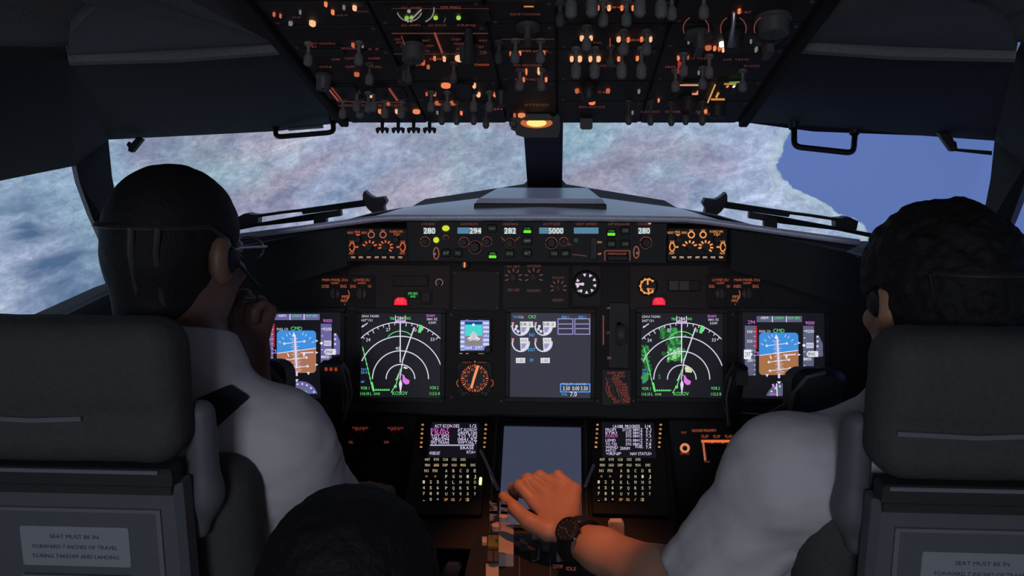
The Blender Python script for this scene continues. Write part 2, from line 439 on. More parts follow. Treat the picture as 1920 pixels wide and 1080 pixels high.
# ---- the simulator's curved picture screen beyond the windows
SCR_C = Vector((0, 0.9, 0)); SCR_R = 3.1; SZ0, SZ1 = -1.3, 5.2; AZ = 118
def scr_uv(px, py):
    d = ray(px, py); o = CAM - SCR_C
    a = d.x ** 2 + d.y ** 2; b = o.x * d.x + o.y * d.y; c = o.x ** 2 + o.y ** 2 - SCR_R ** 2
    t = (-b + math.sqrt(b * b - a * c)) / a; p = o + d * t
    return (math.degrees(math.atan2(p.x, p.y)) + AZ) / (2 * AZ), (p.z - SZ0) / (SZ1 - SZ0)
def screen_mat():
    m, N, L, b = nodes('picture_screen')
    uv = N.new('ShaderNodeUVMap'); uv.uv_map = 'UVMap'
    sep = N.new('ShaderNodeSeparateXYZ'); L.new(uv.outputs[0], sep.inputs[0])
    mp = N.new('ShaderNodeMapping'); L.new(uv.outputs[0], mp.inputs[0]); mp.inputs['Scale'].default_value = (3.04, (SZ1 - SZ0) / 4.2, 1)   # square units (4.2 m)
    mp.inputs['Rotation'].default_value = (0, 0, R(-14))
    def noise(sc, det, dist=0.0, rough=0.55, off=0.0, stretch=None):
        n = N.new('ShaderNodeTexNoise'); n.inputs['Scale'].default_value = sc; n.inputs['Detail'].default_value = det
        n.inputs['Distortion'].default_value = dist; n.inputs['Roughness'].default_value = rough
        q = N.new('ShaderNodeMapping'); q.inputs['Location'].default_value = (off, off * 0.7, off * 0.3)
        if stretch: q.inputs['Scale'].default_value = stretch
        L.new(mp.outputs[0], q.inputs[0]); L.new(q.outputs[0], n.inputs['Vector']); return n.outputs['Fac']
    def ramp(fac, stops):
        r = N.new('ShaderNodeValToRGB'); L.new(fac, r.inputs[0]); e = r.color_ramp.elements
        while len(e) < len(stops): e.new(0.5)
        for k, (p, c) in enumerate(stops): e[k].position = p; e[k].color = c
        return r.outputs['Color']
    def mix(f, a, c, blend='MIX'):
        x = N.new('ShaderNodeMix'); x.data_type = 'RGBA'; x.blend_type = blend
        if isinstance(f, float): x.inputs['Factor'].default_value = f
        else: L.new(f, x.inputs['Factor'])
        for s_, v in (('A', a), ('B', c)):
            if isinstance(v, tuple): x.inputs[s_].default_value = v
            else: L.new(v, x.inputs[s_])
        return x.outputs['Result']
    def math_(op, a, c=None, clamp=False):
        x = N.new('ShaderNodeMath'); x.operation = op; x.use_clamp = clamp
        for i, v in enumerate((a, c)):
            if v is None: continue
            if isinstance(v, (int, float)): x.inputs[i].default_value = v
            else: L.new(v, x.inputs[i])
        return x.outputs[0]
    # land: pale blue-grey relief with green-teal valleys and reddish-brown highlands
    land = ramp(noise(8, 8, 0.4, 0.66, 1.7, (0.75, 1.15, 1)), [(0.32, rgb(134, 156, 184)), (0.46, rgb(156, 174, 202)), (0.56, rgb(174, 188, 216)), (0.70, rgb(208, 218, 232))])
    teal = ramp(noise(4.2, 5, 0.5, 0.55, 5.1), [(0.48, (0, 0, 0, 1)), (0.64, (0.7, 0.7, 0.7, 1))])
    land = mix(teal, land, rgb(138, 178, 190))
    def blob(px, py, r):
        u, v = scr_uv(px, py)
        vm = N.new('ShaderNodeVectorMath'); vm.operation = 'DISTANCE'
        q = N.new('ShaderNodeMapping'); q.inputs['Scale'].default_value = (3.04, 1.35 * (SZ1 - SZ0) / 4.2, 0); L.new(uv.outputs[0], q.inputs[0])
        L.new(q.outputs[0], vm.inputs[0]); vm.inputs[1].default_value = (u * 3.04, v * 1.35 * (SZ1 - SZ0) / 4.2, 0)
        return math_('SUBTRACT', 1.0, math_('DIVIDE', vm.outputs['Value'], r), True)
    br = noise(7, 5, 1.0, 0.6, 9.3, (0.7, 1.3, 1))
    bl = blob(470, 330, 0.12)
    for q in ((720, 300, 0.13), (900, 290, 0.11), (560, 250, 0.10), (1170, 320, 0.10), (1300, 275, 0.07), (330, 290, 0.06)):
        bl = math_('MAXIMUM', bl, blob(*q))
    bf = math_('MULTIPLY', ramp_f(N, L, br, 0.36, 0.56), math_('MULTIPLY', bl, 2.4, True), True)
    land = mix(math_('MULTIPLY', bf, 0.62), land, rgb(158, 138, 160))
    lil = ramp_f(N, L, noise(3.1, 4, 0.4, 0.5, 13.0), 0.48, 0.62)
    land = mix(math_('MULTIPLY', lil, 0.45), land, rgb(142, 148, 200))
    det = ramp(noise(48, 7, 0.5, 0.72, 3.3, (0.7, 1.1, 1)), [(0.34, (0.76, 0.79, 0.83, 1)), (0.50, (0.98, 0.98, 0.98, 1)), (0.66, (1.26, 1.25, 1.22, 1))])
    land = mix(1.0, land, det, 'MULTIPLY')
    fine = ramp(noise(150, 4, 0.8, 0.7, 23.0, (0.75, 1.05, 1)), [(0.34, (0.80, 0.82, 0.85, 1)), (0.5, (1, 1, 1, 1)), (0.66, (1.20, 1.20, 1.18, 1))])
    land = mix(1.0, land, fine, 'MULTIPLY')
    stk = ramp(noise(15, 5, 1.6, 0.55, 57.0, (0.45, 1.5, 1)), [(0.36, (0.80, 0.84, 0.90, 1)), (0.50, (1, 1, 1, 1)), (0.63, (1.0, 1.0, 1.0, 1)), (0.70, (1.30, 1.28, 1.24, 1))])
    land = mix(1.0, land, stk, 'MULTIPLY')
    dk = math_('MULTIPLY', math_('MAXIMUM', blob(120, 515, 0.10), blob(60, 430, 0.06)), ramp_f(N, L, noise(8, 5, 0.7, 0.6, 31.0, (0.6, 1.4, 1)), 0.42, 0.6))
    land = mix(math_('MULTIPLY', dk, 1.3, True), land, rgb(78, 106, 142))
    # coast line: how far right the land reaches at each height
    pts = [(1478, 235), (1474, 250), (1460, 275), (1457, 300), (1468, 330), (1486, 350), (1506, 364), (1545, 381), (1572, 397), (1602, 412), (1625, 440), (1640, 470), (1660, 620)]
    cv = N.new('ShaderNodeFloatCurve'); c0 = cv.mapping.curves[0]
    uvp = sorted((scr_uv(*p)[1], scr_uv(*p)[0]) for p in pts)
    c0.points[0].location = (0.0, uvp[0][1]); c0.points[1].location = (1.0, uvp[-1][1])
    for v, u in uvp: c0.points.new(v, u)
    cv.mapping.update()
    L.new(sep.outputs['Y'], cv.inputs['Value'])
    wob = math_('MULTIPLY', math_('SUBTRACT', noise(26, 5, 0.3, 0.65, 41.0), 0.5), 0.010)
    dlt = math_('SUBTRACT', sep.outputs['X'], math_('ADD', cv.outputs[0], wob))
    shore = math_('SUBTRACT', 1.0, math_('MULTIPLY', math_('ABSOLUTE', math_('ADD', dlt, 0.0015)), 420), True)
    land = mix(math_('MULTIPLY', shore, 0.5), land, rgb(188, 206, 214))
    sea = ramp(noise(2.0, 2, 0, 0.5, 2.0), [(0.3, rgb(88, 112, 176)), (0.7, rgb(97, 121, 184))])
    col = mix(math_('MULTIPLY', dlt, 1400, True), land, sea)
    N.remove(b); em = N.new('ShaderNodeEmission'); L.new(col, em.inputs['Color']); em.inputs['Strength'].default_value = 1.0
    L.new(em.outputs[0], N['Material Output'].inputs['Surface'])
    return m
def ramp_f(N, L, fac, a, c):
    x = N.new('ShaderNodeMapRange'); x.inputs['From Min'].default_value = a; x.inputs['From Max'].default_value = c
    x.clamp = True; L.new(fac, x.inputs['Value']); return x.outputs[0]
def build_screen():
    vs = []; fs = []; uvs = []; nu, nv = 96, 10
    for j in range(nv + 1):
        for i in range(nu + 1):
            a = R(-AZ + 2 * AZ * i / nu); z = SZ0 + (SZ1 - SZ0) * j / nv
            vs.append((SCR_C.x + SCR_R * math.sin(a), SCR_C.y + SCR_R * math.cos(a), z)); uvs.append((i / nu, j / nv))
    for j in range(nv):
        for i in range(nu):
            k = j * (nu + 1) + i; fs.append((k, k + nu + 1, k + nu + 2, k + 1))
    me = bpy.data.meshes.new('picture_screen'); me.from_pydata(vs, [], fs)
    ul = me.uv_layers.new(name='UVMap')
    for l in me.loops: ul.data[l.index].uv = uvs[l.vertex_index]
    me.shade_smooth(); me.materials.append(screen_mat())
    o = bpy.data.objects.new('picture_screen', me); COL.objects.link(o)
    tag(o, 'curved picture screen outside the windows showing coastline and sea from above', 'screen')
build_screen()

# ---- shell of the cockpit
A_ = Vector((-0.046, 2.02, at(983, 228, 2.02).z)); B_ = at(203, 262, 1.72)
N1 = at(650, 228.5, 1.892); N2 = at(520, 246, 1.842); N3 = at(330, 253, 1.77)
C_ = Vector((-0.83, 1.80, 1.06)); M_ = Vector((-0.40, 2.02, 1.165)); D_ = Vector((-0.046, 2.40, 1.196))
E_ = at(140, 311, 1.62); Fq = Vector((-0.80, 0.95, at(-330, 408, 0.95).z)); G_ = Vector((-0.86, 1.74, 1.04)); H_ = Vector((-0.80, 0.95, 1.03))
J1 = at(520, 84, 1.22); J2 = at(128, 106, 1.12); J3 = at(-420, 112, 0.72)
def shell(name, polys, m, side=None):
    for s in ((1, -1) if side is None else (side,)):
        pass
def both(pts, off, mb):
    mb.slab(pts, off); mb.slab([mir(p) for p in reversed(pts)], (-off[0], off[1], off[2]))
def one(pts, off, s):
    mb = MB()
    if s < 0: mb.slab(pts, off)
    else: mb.slab([mir(p) for p in reversed(pts)], (-off[0], off[1], off[2]))
    return mb
fl = MB().box(-1.0, 1.0, -1.0, 2.6, -0.05, 0.0)
struct(obj('floor', fl, 'floor'))
for s, side in ((-1, 'left'), (1, 'right')):
    # wall below the sill, the sill ledge and the upper wall over the side window
    w = MB()
    def S(pts, off):
        if s < 0: w.slab(pts, off)
        else: w.slab([mir(p) for p in reversed(pts)], (-off[0], off[1], off[2]))
    x0 = -0.86
    S([Vector((x0, 2.55, 0)), Vector((x0, 2.55, 1.04)), Vector((x0, 1.74, 1.04)), Vector((-0.80, 0.95, 1.03)), Vector((-0.80, -0.9, 1.03)), Vector((-0.80, -0.9, 0)), Vector((-0.80, 0.95, 0)), Vector((x0, 1.74, 0))], (-0.06, 0, 0))
    # over the side window, leaning in to the ceiling
    S([E_, Fq, J3, J2], (-0.03, 0.02, 0.05))
    S([B_, E_, J2], (-0.03, 0.03, 0.05))
    S([Fq, Vector((-0.80, -0.9, Fq.z)), Vector((J3.x, -0.9, J3.z)), J3], (-0.03, 0, 0.05))
    # behind the side window
    S([Fq, H_, Vector((-0.80, -0.9, 1.03)), Vector((-0.80, -0.9, Fq.z))], (-0.05, 0, 0))
    struct(obj('wall_' + side, w, 'liner'))
    # brow above the windscreen
    b = one([A_, N1, N2, N3, B_, J2, J1], (0, 0.03, 0.05), s)
    struct(obj('wall_front_' + side, b, 'liner'))
    # post between windscreen and side window
    p = MB()
    def S2(pts, off):
        if s < 0: p.slab(pts, off)
        else: p.slab([mir(q) for q in reversed(pts)], (-off[0], off[1], off[2]))
    post = [E_ + Vector((0, 0, 0.02)), at(150, 345, 1.635), at(172, 405, 1.66), at(192, 450, 1.69), G_, Vector((-0.86, 1.74, 0.98)), Vector((-0.80, 1.80, 0.98)), C_ + Vector((0.02, 0, 0)), at(222, 395, 1.765), at(210, 330, 1.745), B_ + Vector((0, 0, 0.02))]
    S2(post, (-0.035, 0.045, 0.0))
    struct(obj('trim_post_' + side, p, 'post'))
    # sill frame running forward under the side window and windscreen base
    q = one([D_, M_, C_, C_ + Vector((0, 0, -0.14)), M_ + Vector((0, 0, -0.14)), D_ + Vector((0, 0, -0.14))], (0.0, 0.05, 0.0), s)
    struct(obj('trim_windscreen_sill_' + side, q, 'post'))
    # panes
    g = one([A_ + Vector((0, 0.012, 0)), N1 + Vector((0, 0.012, 0)), N2 + Vector((0, 0.012, 0)), N3 + Vector((0, 0.012, 0)), B_ + Vector((0, 0.012, 0)), C_ + Vector((0, 0.012, 0)), M_ + Vector((0, 0.012, 0)), D_ + Vector((0, 0.012, 0))], (0, 0.008, 0.004), s)
    o = struct(obj('window_%d' % (1 if s < 0 else 2), g, 'glass'))
    g = one([E_ + Vector((-0.012, 0, 0)), Fq + Vector((-0.012, 0, 0)), H_ + Vector((-0.012, 0, 0)), G_ + Vector((-0.012, 0, 0))], (-0.008, 0, 0.0), s)
    struct(obj('window_%d' % (3 if s < 0 else 4), g, 'glass'))
    # ceiling cloth panels
    K1 = Vector((J1.x, -0.9, J1.z + 0.16)); K3 = Vector((J3.x, -0.9, J3.z + 0.12))
    Jm = at(180, 12, 0.86)
    c = one([J1, J2, at(134, 60, 1.0), Jm, Vector((J2.x - 0.02, -0.9, J2.z + 0.15)), K1], (0, 0, 0.04), s)
    cl = struct(obj('ceiling_panel_' + side, c, 'ceil'))
    c = one([J2 + Vector((0, 0, 0.012)), J3 + Vector((0, 0, 0.012)), K3 + Vector((0, 0, 0.012)), Vector((J2.x - 0.02, -0.9, J2.z + 0.16)), Jm + Vector((0, 0, 0.012)), at(134, 60, 1.0) + Vector((0, 0, 0.012))], (0, 0, 0.04), s)
    struct(obj('ceiling_edge_' + side, c, 'ceil'))
# rolled front edge of the ceiling cloth
for s in (-1, 1):
    f = (lambda v: v) if s < 0 else mir
    r = MB().tube([f(J1 + Vector((0, 0.005, -0.002))), f(J1.lerp(J2, 0.5) + Vector((0, 0.006, -0.004))), f(J2)], 0.011, 8)
    struct(obj('trim_ceiling_' + ('left' if s < 0 else 'right'), r, 'ceil'))
# centre ceiling aft of the overhead panel
c = MB().slab([Vector((J1.x, 0.62, 1.60)), Vector((J1.x, -0.9, 1.66)), Vector((-J1.x, -0.9, 1.66)), Vector((-J1.x, 0.62, 1.60))], (0, 0, 0.04))
struct(obj('ceiling', c, 'ceil'))
# front bulkhead under the windscreen
struct(obj('wall_front', MB().box(-0.86, 0.86, 2.50, 2.55, 0, 0.95), 'liner'))
# centre post with a flared foot and a thin pale edge strip
cp = MB().slab([A_ + Vector((0, -0.02, 0.03)), A_ + Vector((0.092, -0.02, 0.03)), Vector((0.046, 2.36, 1.20)), Vector((0.062, 2.34, 1.185)), Vector((-0.062, 2.34, 1.185)), Vector((-0.046, 2.36, 1.20))], (0, 0.06, 0.02))
po = struct(obj('trim_centre_post', cp, 'post'))
ft = MB().slab([Vector((-0.046, 2.34, 1.20)), Vector((0.046, 2.34, 1.20)), Vector((0.30, 2.16, 1.172)), Vector((0.34, 2.10, 1.15)), Vector((-0.34, 2.10, 1.15)), Vector((-0.30, 2.16, 1.172))], (0, 0.05, 0.012))
struct(obj('trim_post_foot', ft, 'post'))

# ---- glareshield
gz = 1.205
def gpt(px, py, Y): return at(px, py, Y)
fe = [at(425, 441, 1.56), at(560, 424, 1.585), at(700, 405.5, 1.61), at(735, 403, 1.615), at(1015, 402.5, 1.62)]
fe = fe + [mir(p) for p in reversed(fe[:-1])]
be = [Vector((-0.62, 1.84, 1.115)), Vector((-0.52, 1.90, 1.135)), Vector((-0.40, 1.985, 1.160)), Vector((-0.32, 2.07, 1.178)), Vector((0, 2.31, 1.200))]
be = be + [mir(p) for p in reversed(be[:-1])]
gs = thing('glareshield', 'padded glareshield ledge under the windscreen, window-light blue mixed into its colour', 'glareshield', loc=(0, 1.62, gz))
def rel(o, p): return Vector(p) - o.location
mb = MB(); n = len(fe); vs = []; fs = []
rows = 5
for j in range(rows):
    t = j / (rows - 1)
    for i in range(n):
        p = fe[i].lerp(be[i], t); vs.append(p - gs.location)
for j in range(rows):
    for i in range(n): vs.append(vs[j * n + i] + Vector((0, 0, -0.010)))
o2 = rows * n
for j in range(rows - 1):
    for i in range(n - 1):
        k = j * n + i; fs.append((k, k + 1, k + n + 1, k + n)); fs.append((o2 + k + n, o2 + k + n + 1, o2 + k + 1, o2 + k))
for i in range(n - 1):
    fs.append((i + 1, i, o2 + i, o2 + i + 1)); k = (rows - 1) * n + i; fs.append((k, k + 1, o2 + k + 1, o2 + k))
for j in range(rows - 1):
    k = j * n; fs.append((k, k + n, o2 + k + n, o2 + k)); k = j * n + n - 1; fs.append((k + n, k, o2 + k, o2 + k + n))
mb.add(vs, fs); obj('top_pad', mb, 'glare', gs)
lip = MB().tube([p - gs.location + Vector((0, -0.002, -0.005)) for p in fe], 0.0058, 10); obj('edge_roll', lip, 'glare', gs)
brow = MB()                                     # dark underside fascia hanging behind the edge roll
for i in range(n - 1):
    a, b = fe[i] - gs.location, fe[i + 1] - gs.location
    brow.slab([a + Vector((0, 0.004, -0.008)), b + Vector((0, 0.004, -0.008)), b + Vector((0, 0.012, -0.014)), a + Vector((0, 0.012, -0.014))], (0, 0.012, 0))
obj('fascia', brow, 'black', gs)
hump = MB(); 
hx0, hx1 = at(893, 390, 1.80).x, -at(893, 390, 1.80).x
hump.prism([(hx0, 1.80 - 1.62), (hx1, 1.80 - 1.62), (hx1 - 0.02, 2.10 - 1.62), (hx0 + 0.02, 2.10 - 1.62)], -0.004, 0.0175, 0.006)
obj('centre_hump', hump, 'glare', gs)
hl = MB().box(hx0 - 0.004, hx1 + 0.004, 0.172, 0.186, -0.004, 0.008, 0.002); obj('hump_lip', hl, 'black', gs)
for x in (-0.262, 0.262): obj('edge_clip', MB().box(x - 0.012, x + 0.012, -0.010, -0.002, -0.010, 0.0015, 0.001), 'knobd', gs)

# ---- wipers parked outside the windscreen
def wiper(s, label):
    f = (lambda v: v) if s < 0 else mir
    base = f(at(716, 404, 2.12))
    t = thing('wiper', label, 'wiper', loc=base)
    def P(px, py, Y): return f(at(px, py, Y)) - base
    k = MB()
    k.slab([P(680, 378, 2.12), P(690, 392, 2.12), P(712, 412, 2.12), P(724, 412, 2.12), P(719, 388, 2.12), P(725, 378, 2.12), P(720, 369, 2.12), P(702, 371, 2.12), P(693, 367, 2.12), P(683, 358, 2.12), P(680, 364, 2.12)], (0, 0.03, 0))
    obj('pivot_bracket', k, 'black', t)
    obj('arm', MB().slab([P(563, 392, 2.03), P(568, 402, 2.03), P(690, 386, 2.125), P(690, 374, 2.125)], (0, 0.015, 0)), 'black', t)
    obj('rod', MB().tube([P(482, 405, 1.97), P(530, 398, 2.0), P(566, 394, 2.03)], 0.0035, 8), 'black', t)
    obj('blade', MB().slab([P(400, 433, 1.91), P(400, 441, 1.91), P(480, 425, 1.965), P(580, 414, 2.03), P(638, 404, 2.08), P(637, 394, 2.08), P(580, 402, 2.03)], (0, 0.018, 0)), 'rubber', t)
    obj('clip', MB().slab([P(443, 408, 1.95), P(446, 424, 1.95), P(483, 420, 1.97), P(484, 403, 1.97), P(471, 402, 1.965), P(465, 400, 1.96), P(457, 401, 1.955)], (0, 0.03, 0)), 'black', t)
    obj('bracket', MB().slab([P(588, 402, 2.04), P(588, 424, 2.03), P(611, 421, 2.04), P(612, 400, 2.05)], (0, 0.02, 0)), 'black', t)
    obj('bracket_block', MB().slab([P(612, 399, 2.05), P(613, 409, 2.05), P(639, 405, 2.06), P(638, 393, 2.06)], (0, 0.02, 0)), 'black', t)
wiper(-1, 'black windscreen wiper outside the left front window')
wiper(1, 'black windscreen wiper outside the right front window by the sea view')

# ---- grab handles and window latches under the brow
def handle(pts, r, name, label, cat, extra=None):
    base = Vector(pts[0]); t = thing(name, label, cat, loc=base)
    q = [Vector(p) - base for p in pts]
    path = [q[0]]
    for i in range(1, len(q) - 1):          # rounded bends
        a, b, c = q[i - 1], q[i], q[i + 1]; d1 = min(0.014, (a - b).length * 0.45); d2 = min(0.014, (c - b).length * 0.45)
        s0 = b + (a - b).normalized() * d1; s1 = b + (c - b).normalized() * d2
        for k in range(5): 
            u = k / 4; path.append(s0 * (1 - u) ** 2 + b * 2 * u * (1 - u) + s1 * u * u)
    path.append(q[-1]); obj('grip', MB().tube(path, r, 10), 'black', t)
    for p in (q[0], q[-1]):
        mx = Matrix.Translation(p + Vector((0, 0.004, 0.006))); obj('mount', MB().lathe([(0.004, -0.012), (r * 1.7, -0.008), (r * 1.7, 0.008), (0.004, 0.012)], 12, mx), 'black', t)
    if extra: extra(t, base)
def slit(t, base):  # metal strip stands in for the bright window gap inside the handle
    obj('bright_slit', MB().tube([at(541, 241.5, 1.80) - base, at(606, 236.5, 1.80) - base], 0.004, 8), 'metal', t)
handle([at(517, 240, 1.80), at(517, 257, 1.77), at(626, 248, 1.77), at(624, 228, 1.80)], 0.0052, 'grab_handle', 'shallow black grab handle hanging above the left windscreen', 'handle', slit)
handle([at(1489, 240, 1.80), at(1489, 275, 1.77), at(1600, 287, 1.77), at(1603, 250, 1.80)], 0.0058, 'grab_handle', 'deep black loop grab handle hanging against the blue sea', 'handle')
def latch(name, label, polys):
    base = polys[0][0][0]; t = thing(name, label, 'latch', loc=base)
    for nm, pts in polys: pass
t = thing('window_latch', 'small black window latch at the top left corner of the left windscreen', 'latch', loc=at(255, 262, 1.70))
b0 = t.location.copy()
obj('lever', MB().slab([at(256, 257, 1.70) - b0, at(241, 275, 1.70) - b0, at(240, 283, 1.70) - b0, at(247, 286, 1.70) - b0, at(266, 262, 1.70) - b0], (0, 0.014, 0)), 'black', t)
obj('hook', MB().slab([at(240, 266, 1.70) - b0, at(237, 272, 1.70) - b0, at(243, 279, 1.70) - b0, at(246, 275, 1.70) - b0], (0, 0.01, 0)), 'black', t)
t = thing('window_latch', 'black window latch arm beside the right window post', 'latch', loc=at(1780, 258, 1.70))
b0 = t.location.copy()
obj('lever', MB().slab([at(1760, 250, 1.70) - b0, at(1772, 267, 1.70) - b0, at(1784, 284, 1.70) - b0, at(1797, 283, 1.70) - b0, at(1794, 274, 1.70) - b0, at(1782, 250, 1.70) - b0], (0, 0.014, 0)), 'black', t)
obj('arm', MB().slab([at(1790, 278, 1.70) - b0, at(1796, 284, 1.70) - b0, at(1860, 291, 1.70) - b0, at(1860, 283, 1.70) - b0], (0, 0.012, 0)), 'black', t)
obj('hook', MB().slab([at(1789, 264, 1.70) - b0, at(1787, 275, 1.70) - b0, at(1795, 275, 1.70) - b0, at(1793, 266, 1.70) - b0], (0, 0.01, 0)), 'black', t)

# ================================================================== instrument panels
# shared small parts (built once, placed many times)
def knob_mesh(name, r, h, m, ptr=True):
    k = MB().lathe([(r * 1.12, 0), (r * 1.12, h * 0.18), (r, h * 0.25), (r * 0.92, h * 0.92), (r * 0.8, h)], 18)
    if ptr: k.box(-r * 0.10, r * 0.10, 0, r * 0.9, h * 0.98, h * 1.06)
    return meshm(k, name, m)
KN = {}
def knob(parent, x, y, r, h=None, m='knobd', rot=0.0, z=0.0):
    key = (round(r, 4), m, h)
    if key not in KN: KN[key] = knob_mesh('knob', r, h or r * 1.3, m)
    return inst('knob', KN[key], parent, (x, y, z), (0, 0, rot))
def bar_knob(parent, x, y, r, m='knob', rot=0.0):
    """selector with a gripping bar across its skirt"""
    key = ('bar', round(r, 4), m)
    if key not in KN:
        k = MB().lathe([(r, 0), (r, r * 0.3), (r * 0.85, r * 0.4)], 18).prism(rrect(0, 0, r * 0.55, r * 1.9, r * 0.2, 2), r * 0.35, r * 1.5, r * 0.08)
        KN[key] = meshm(k, 'selector_knob', m)
    return inst('selector_knob', KN[key], parent, (x, y, 0), (0, 0, rot))
def button(parent, x, y, w, h, m='black', name='button', d=0.004):
    key = ('btn', round(w, 4), round(h, 4), m, name)
    if key not in KN: KN[key] = meshm(MB().prism(rrect(0, 0, w, h, min(w, h) * 0.15, 2), 0, d, min(w, h) * 0.1), name, m)
    return inst(name, KN[key], parent, (x, y, 0.0002))

# ---- structure of the main panel
ip = thing('instrument_panel', 'wide black main instrument panel carrying the row of flight displays', 'instrument panel', PANEL.mat())
def PX(fr, x, y): return fr.hit(x, y)
top = PX(PANEL, 1015, 474)[1]; bot = PX(PANEL, 1015, 782)[1]; lf = PX(PANEL, 428, 665)[0]; rt = -lf + 0.01
o = MB().box(lf, rt, bot, top, -0.05, 0.0, 0.004); obj('board', o, 'panel2', ip)
for a, b, c, d in ((652, 497, 845, 582), (1180, 497, 1330, 582)):   # raised grey sub-panels
    u0, v0 = PX(PANEL, a, d); u1, v1 = PX(PANEL, c, b); obj('sub_panel', MB().box(u0, u1, v0, v1, 0, 0.003, 0.001), 'panel', ip)
u0, v0 = PX(PANEL, 848, 582); u1, v1 = PX(PANEL, 938, 508); obj('blank_plate', MB().prism(rrect((u0 + u1) / 2, (v0 + v1) / 2, u1 - u0, v1 - v0, 0.004, 2), 0, 0.0035, 0.001), 'panel', ip)
for x, y in ((852, 512), (933, 512), (852, 578), (933, 578)):
    u, v = PX(PANEL, x, y); obj('screw', MB().cyl(u, v, 0.0022, 0.0035, 0.0045, 10), 'knob', ip)
u0, v0 = PX(PANEL, 942, 582); u1, v1 = PX(PANEL, 1068, 497); obj('sub_panel', MB().box(u0, u1, v0, v1, 0, 0.003, 0.001), 'panel', ip)
u0, v0 = PX(PANEL, 1072, 575); u1, v1 = PX(PANEL, 1128, 497); obj('sub_panel', MB().box(u0, u1, v0, v1, 0, 0.003, 0.001), 'panel', ip)
for x, y in ((650, 590), (650, 745), (846, 590), (846, 745), (940, 752), (1120, 752), (1188, 752), (1374, 590), (1374, 745), (566, 770), (1466, 770)):
    u, v = PX(PANEL, x, y); obj('screw', MB().cyl(u, v, 0.0026, 0, 0.0015, 10), 'knob', ip)

# ---- displays
W = rgb(214, 216, 235); WH = rgb(235, 238, 250); GR = rgb(104, 226, 122); MG = rgb(214, 120, 226); CY = rgb(88, 176, 240)
RD = rgb(232, 60, 84); SKY = rgb(64, 142, 220); GND = rgb(170, 112, 84); TAPE = rgb(104, 100, 156); TAPER = rgb(92, 95, 122)
def screen_glow(name, col):
    return glow(name, col, 1.0, (0.01, 0.01, 0.012, 1))
M['scr_dark'] = screen_glow('screen_dark', rgb(17, 16, 23)); M['scr_grey'] = screen_glow('screen_grey', rgb(46, 47, 60))
def display(frame, x0, y0, x1, y1, name, label, m='scr_dark', pad=9, cat='display'):
    t = PT(frame, (x0 + x1) / 2, (y0 + y1) / 2, name, label, cat)
    a, b, c, d = t.rect(x0 - pad, y0 - pad, x1 + pad, y1 + pad); e = t.rect(x0, y0, x1, y1)
    bz = MB()
    for q in ((a, b, c, e[2]), (a, b, e[3], d), (a, e[0], e[2], e[3]), (e[1], b, e[2], e[3])): bz.box(q[0], q[1], q[2], q[3], 0, 0.006, 0.001)
    obj('bezel', bz, 'bezel', t.e)
    obj('screen', MB().box(e[0], e[1], e[2], e[3], 0, 0.0025), m, t.e)
    return t
def mapper(t, ox, oy, k, dx=0, dy=0):
    return lambda X, Y: t.l(ox + X / k + dx, oy + Y / k + dy)
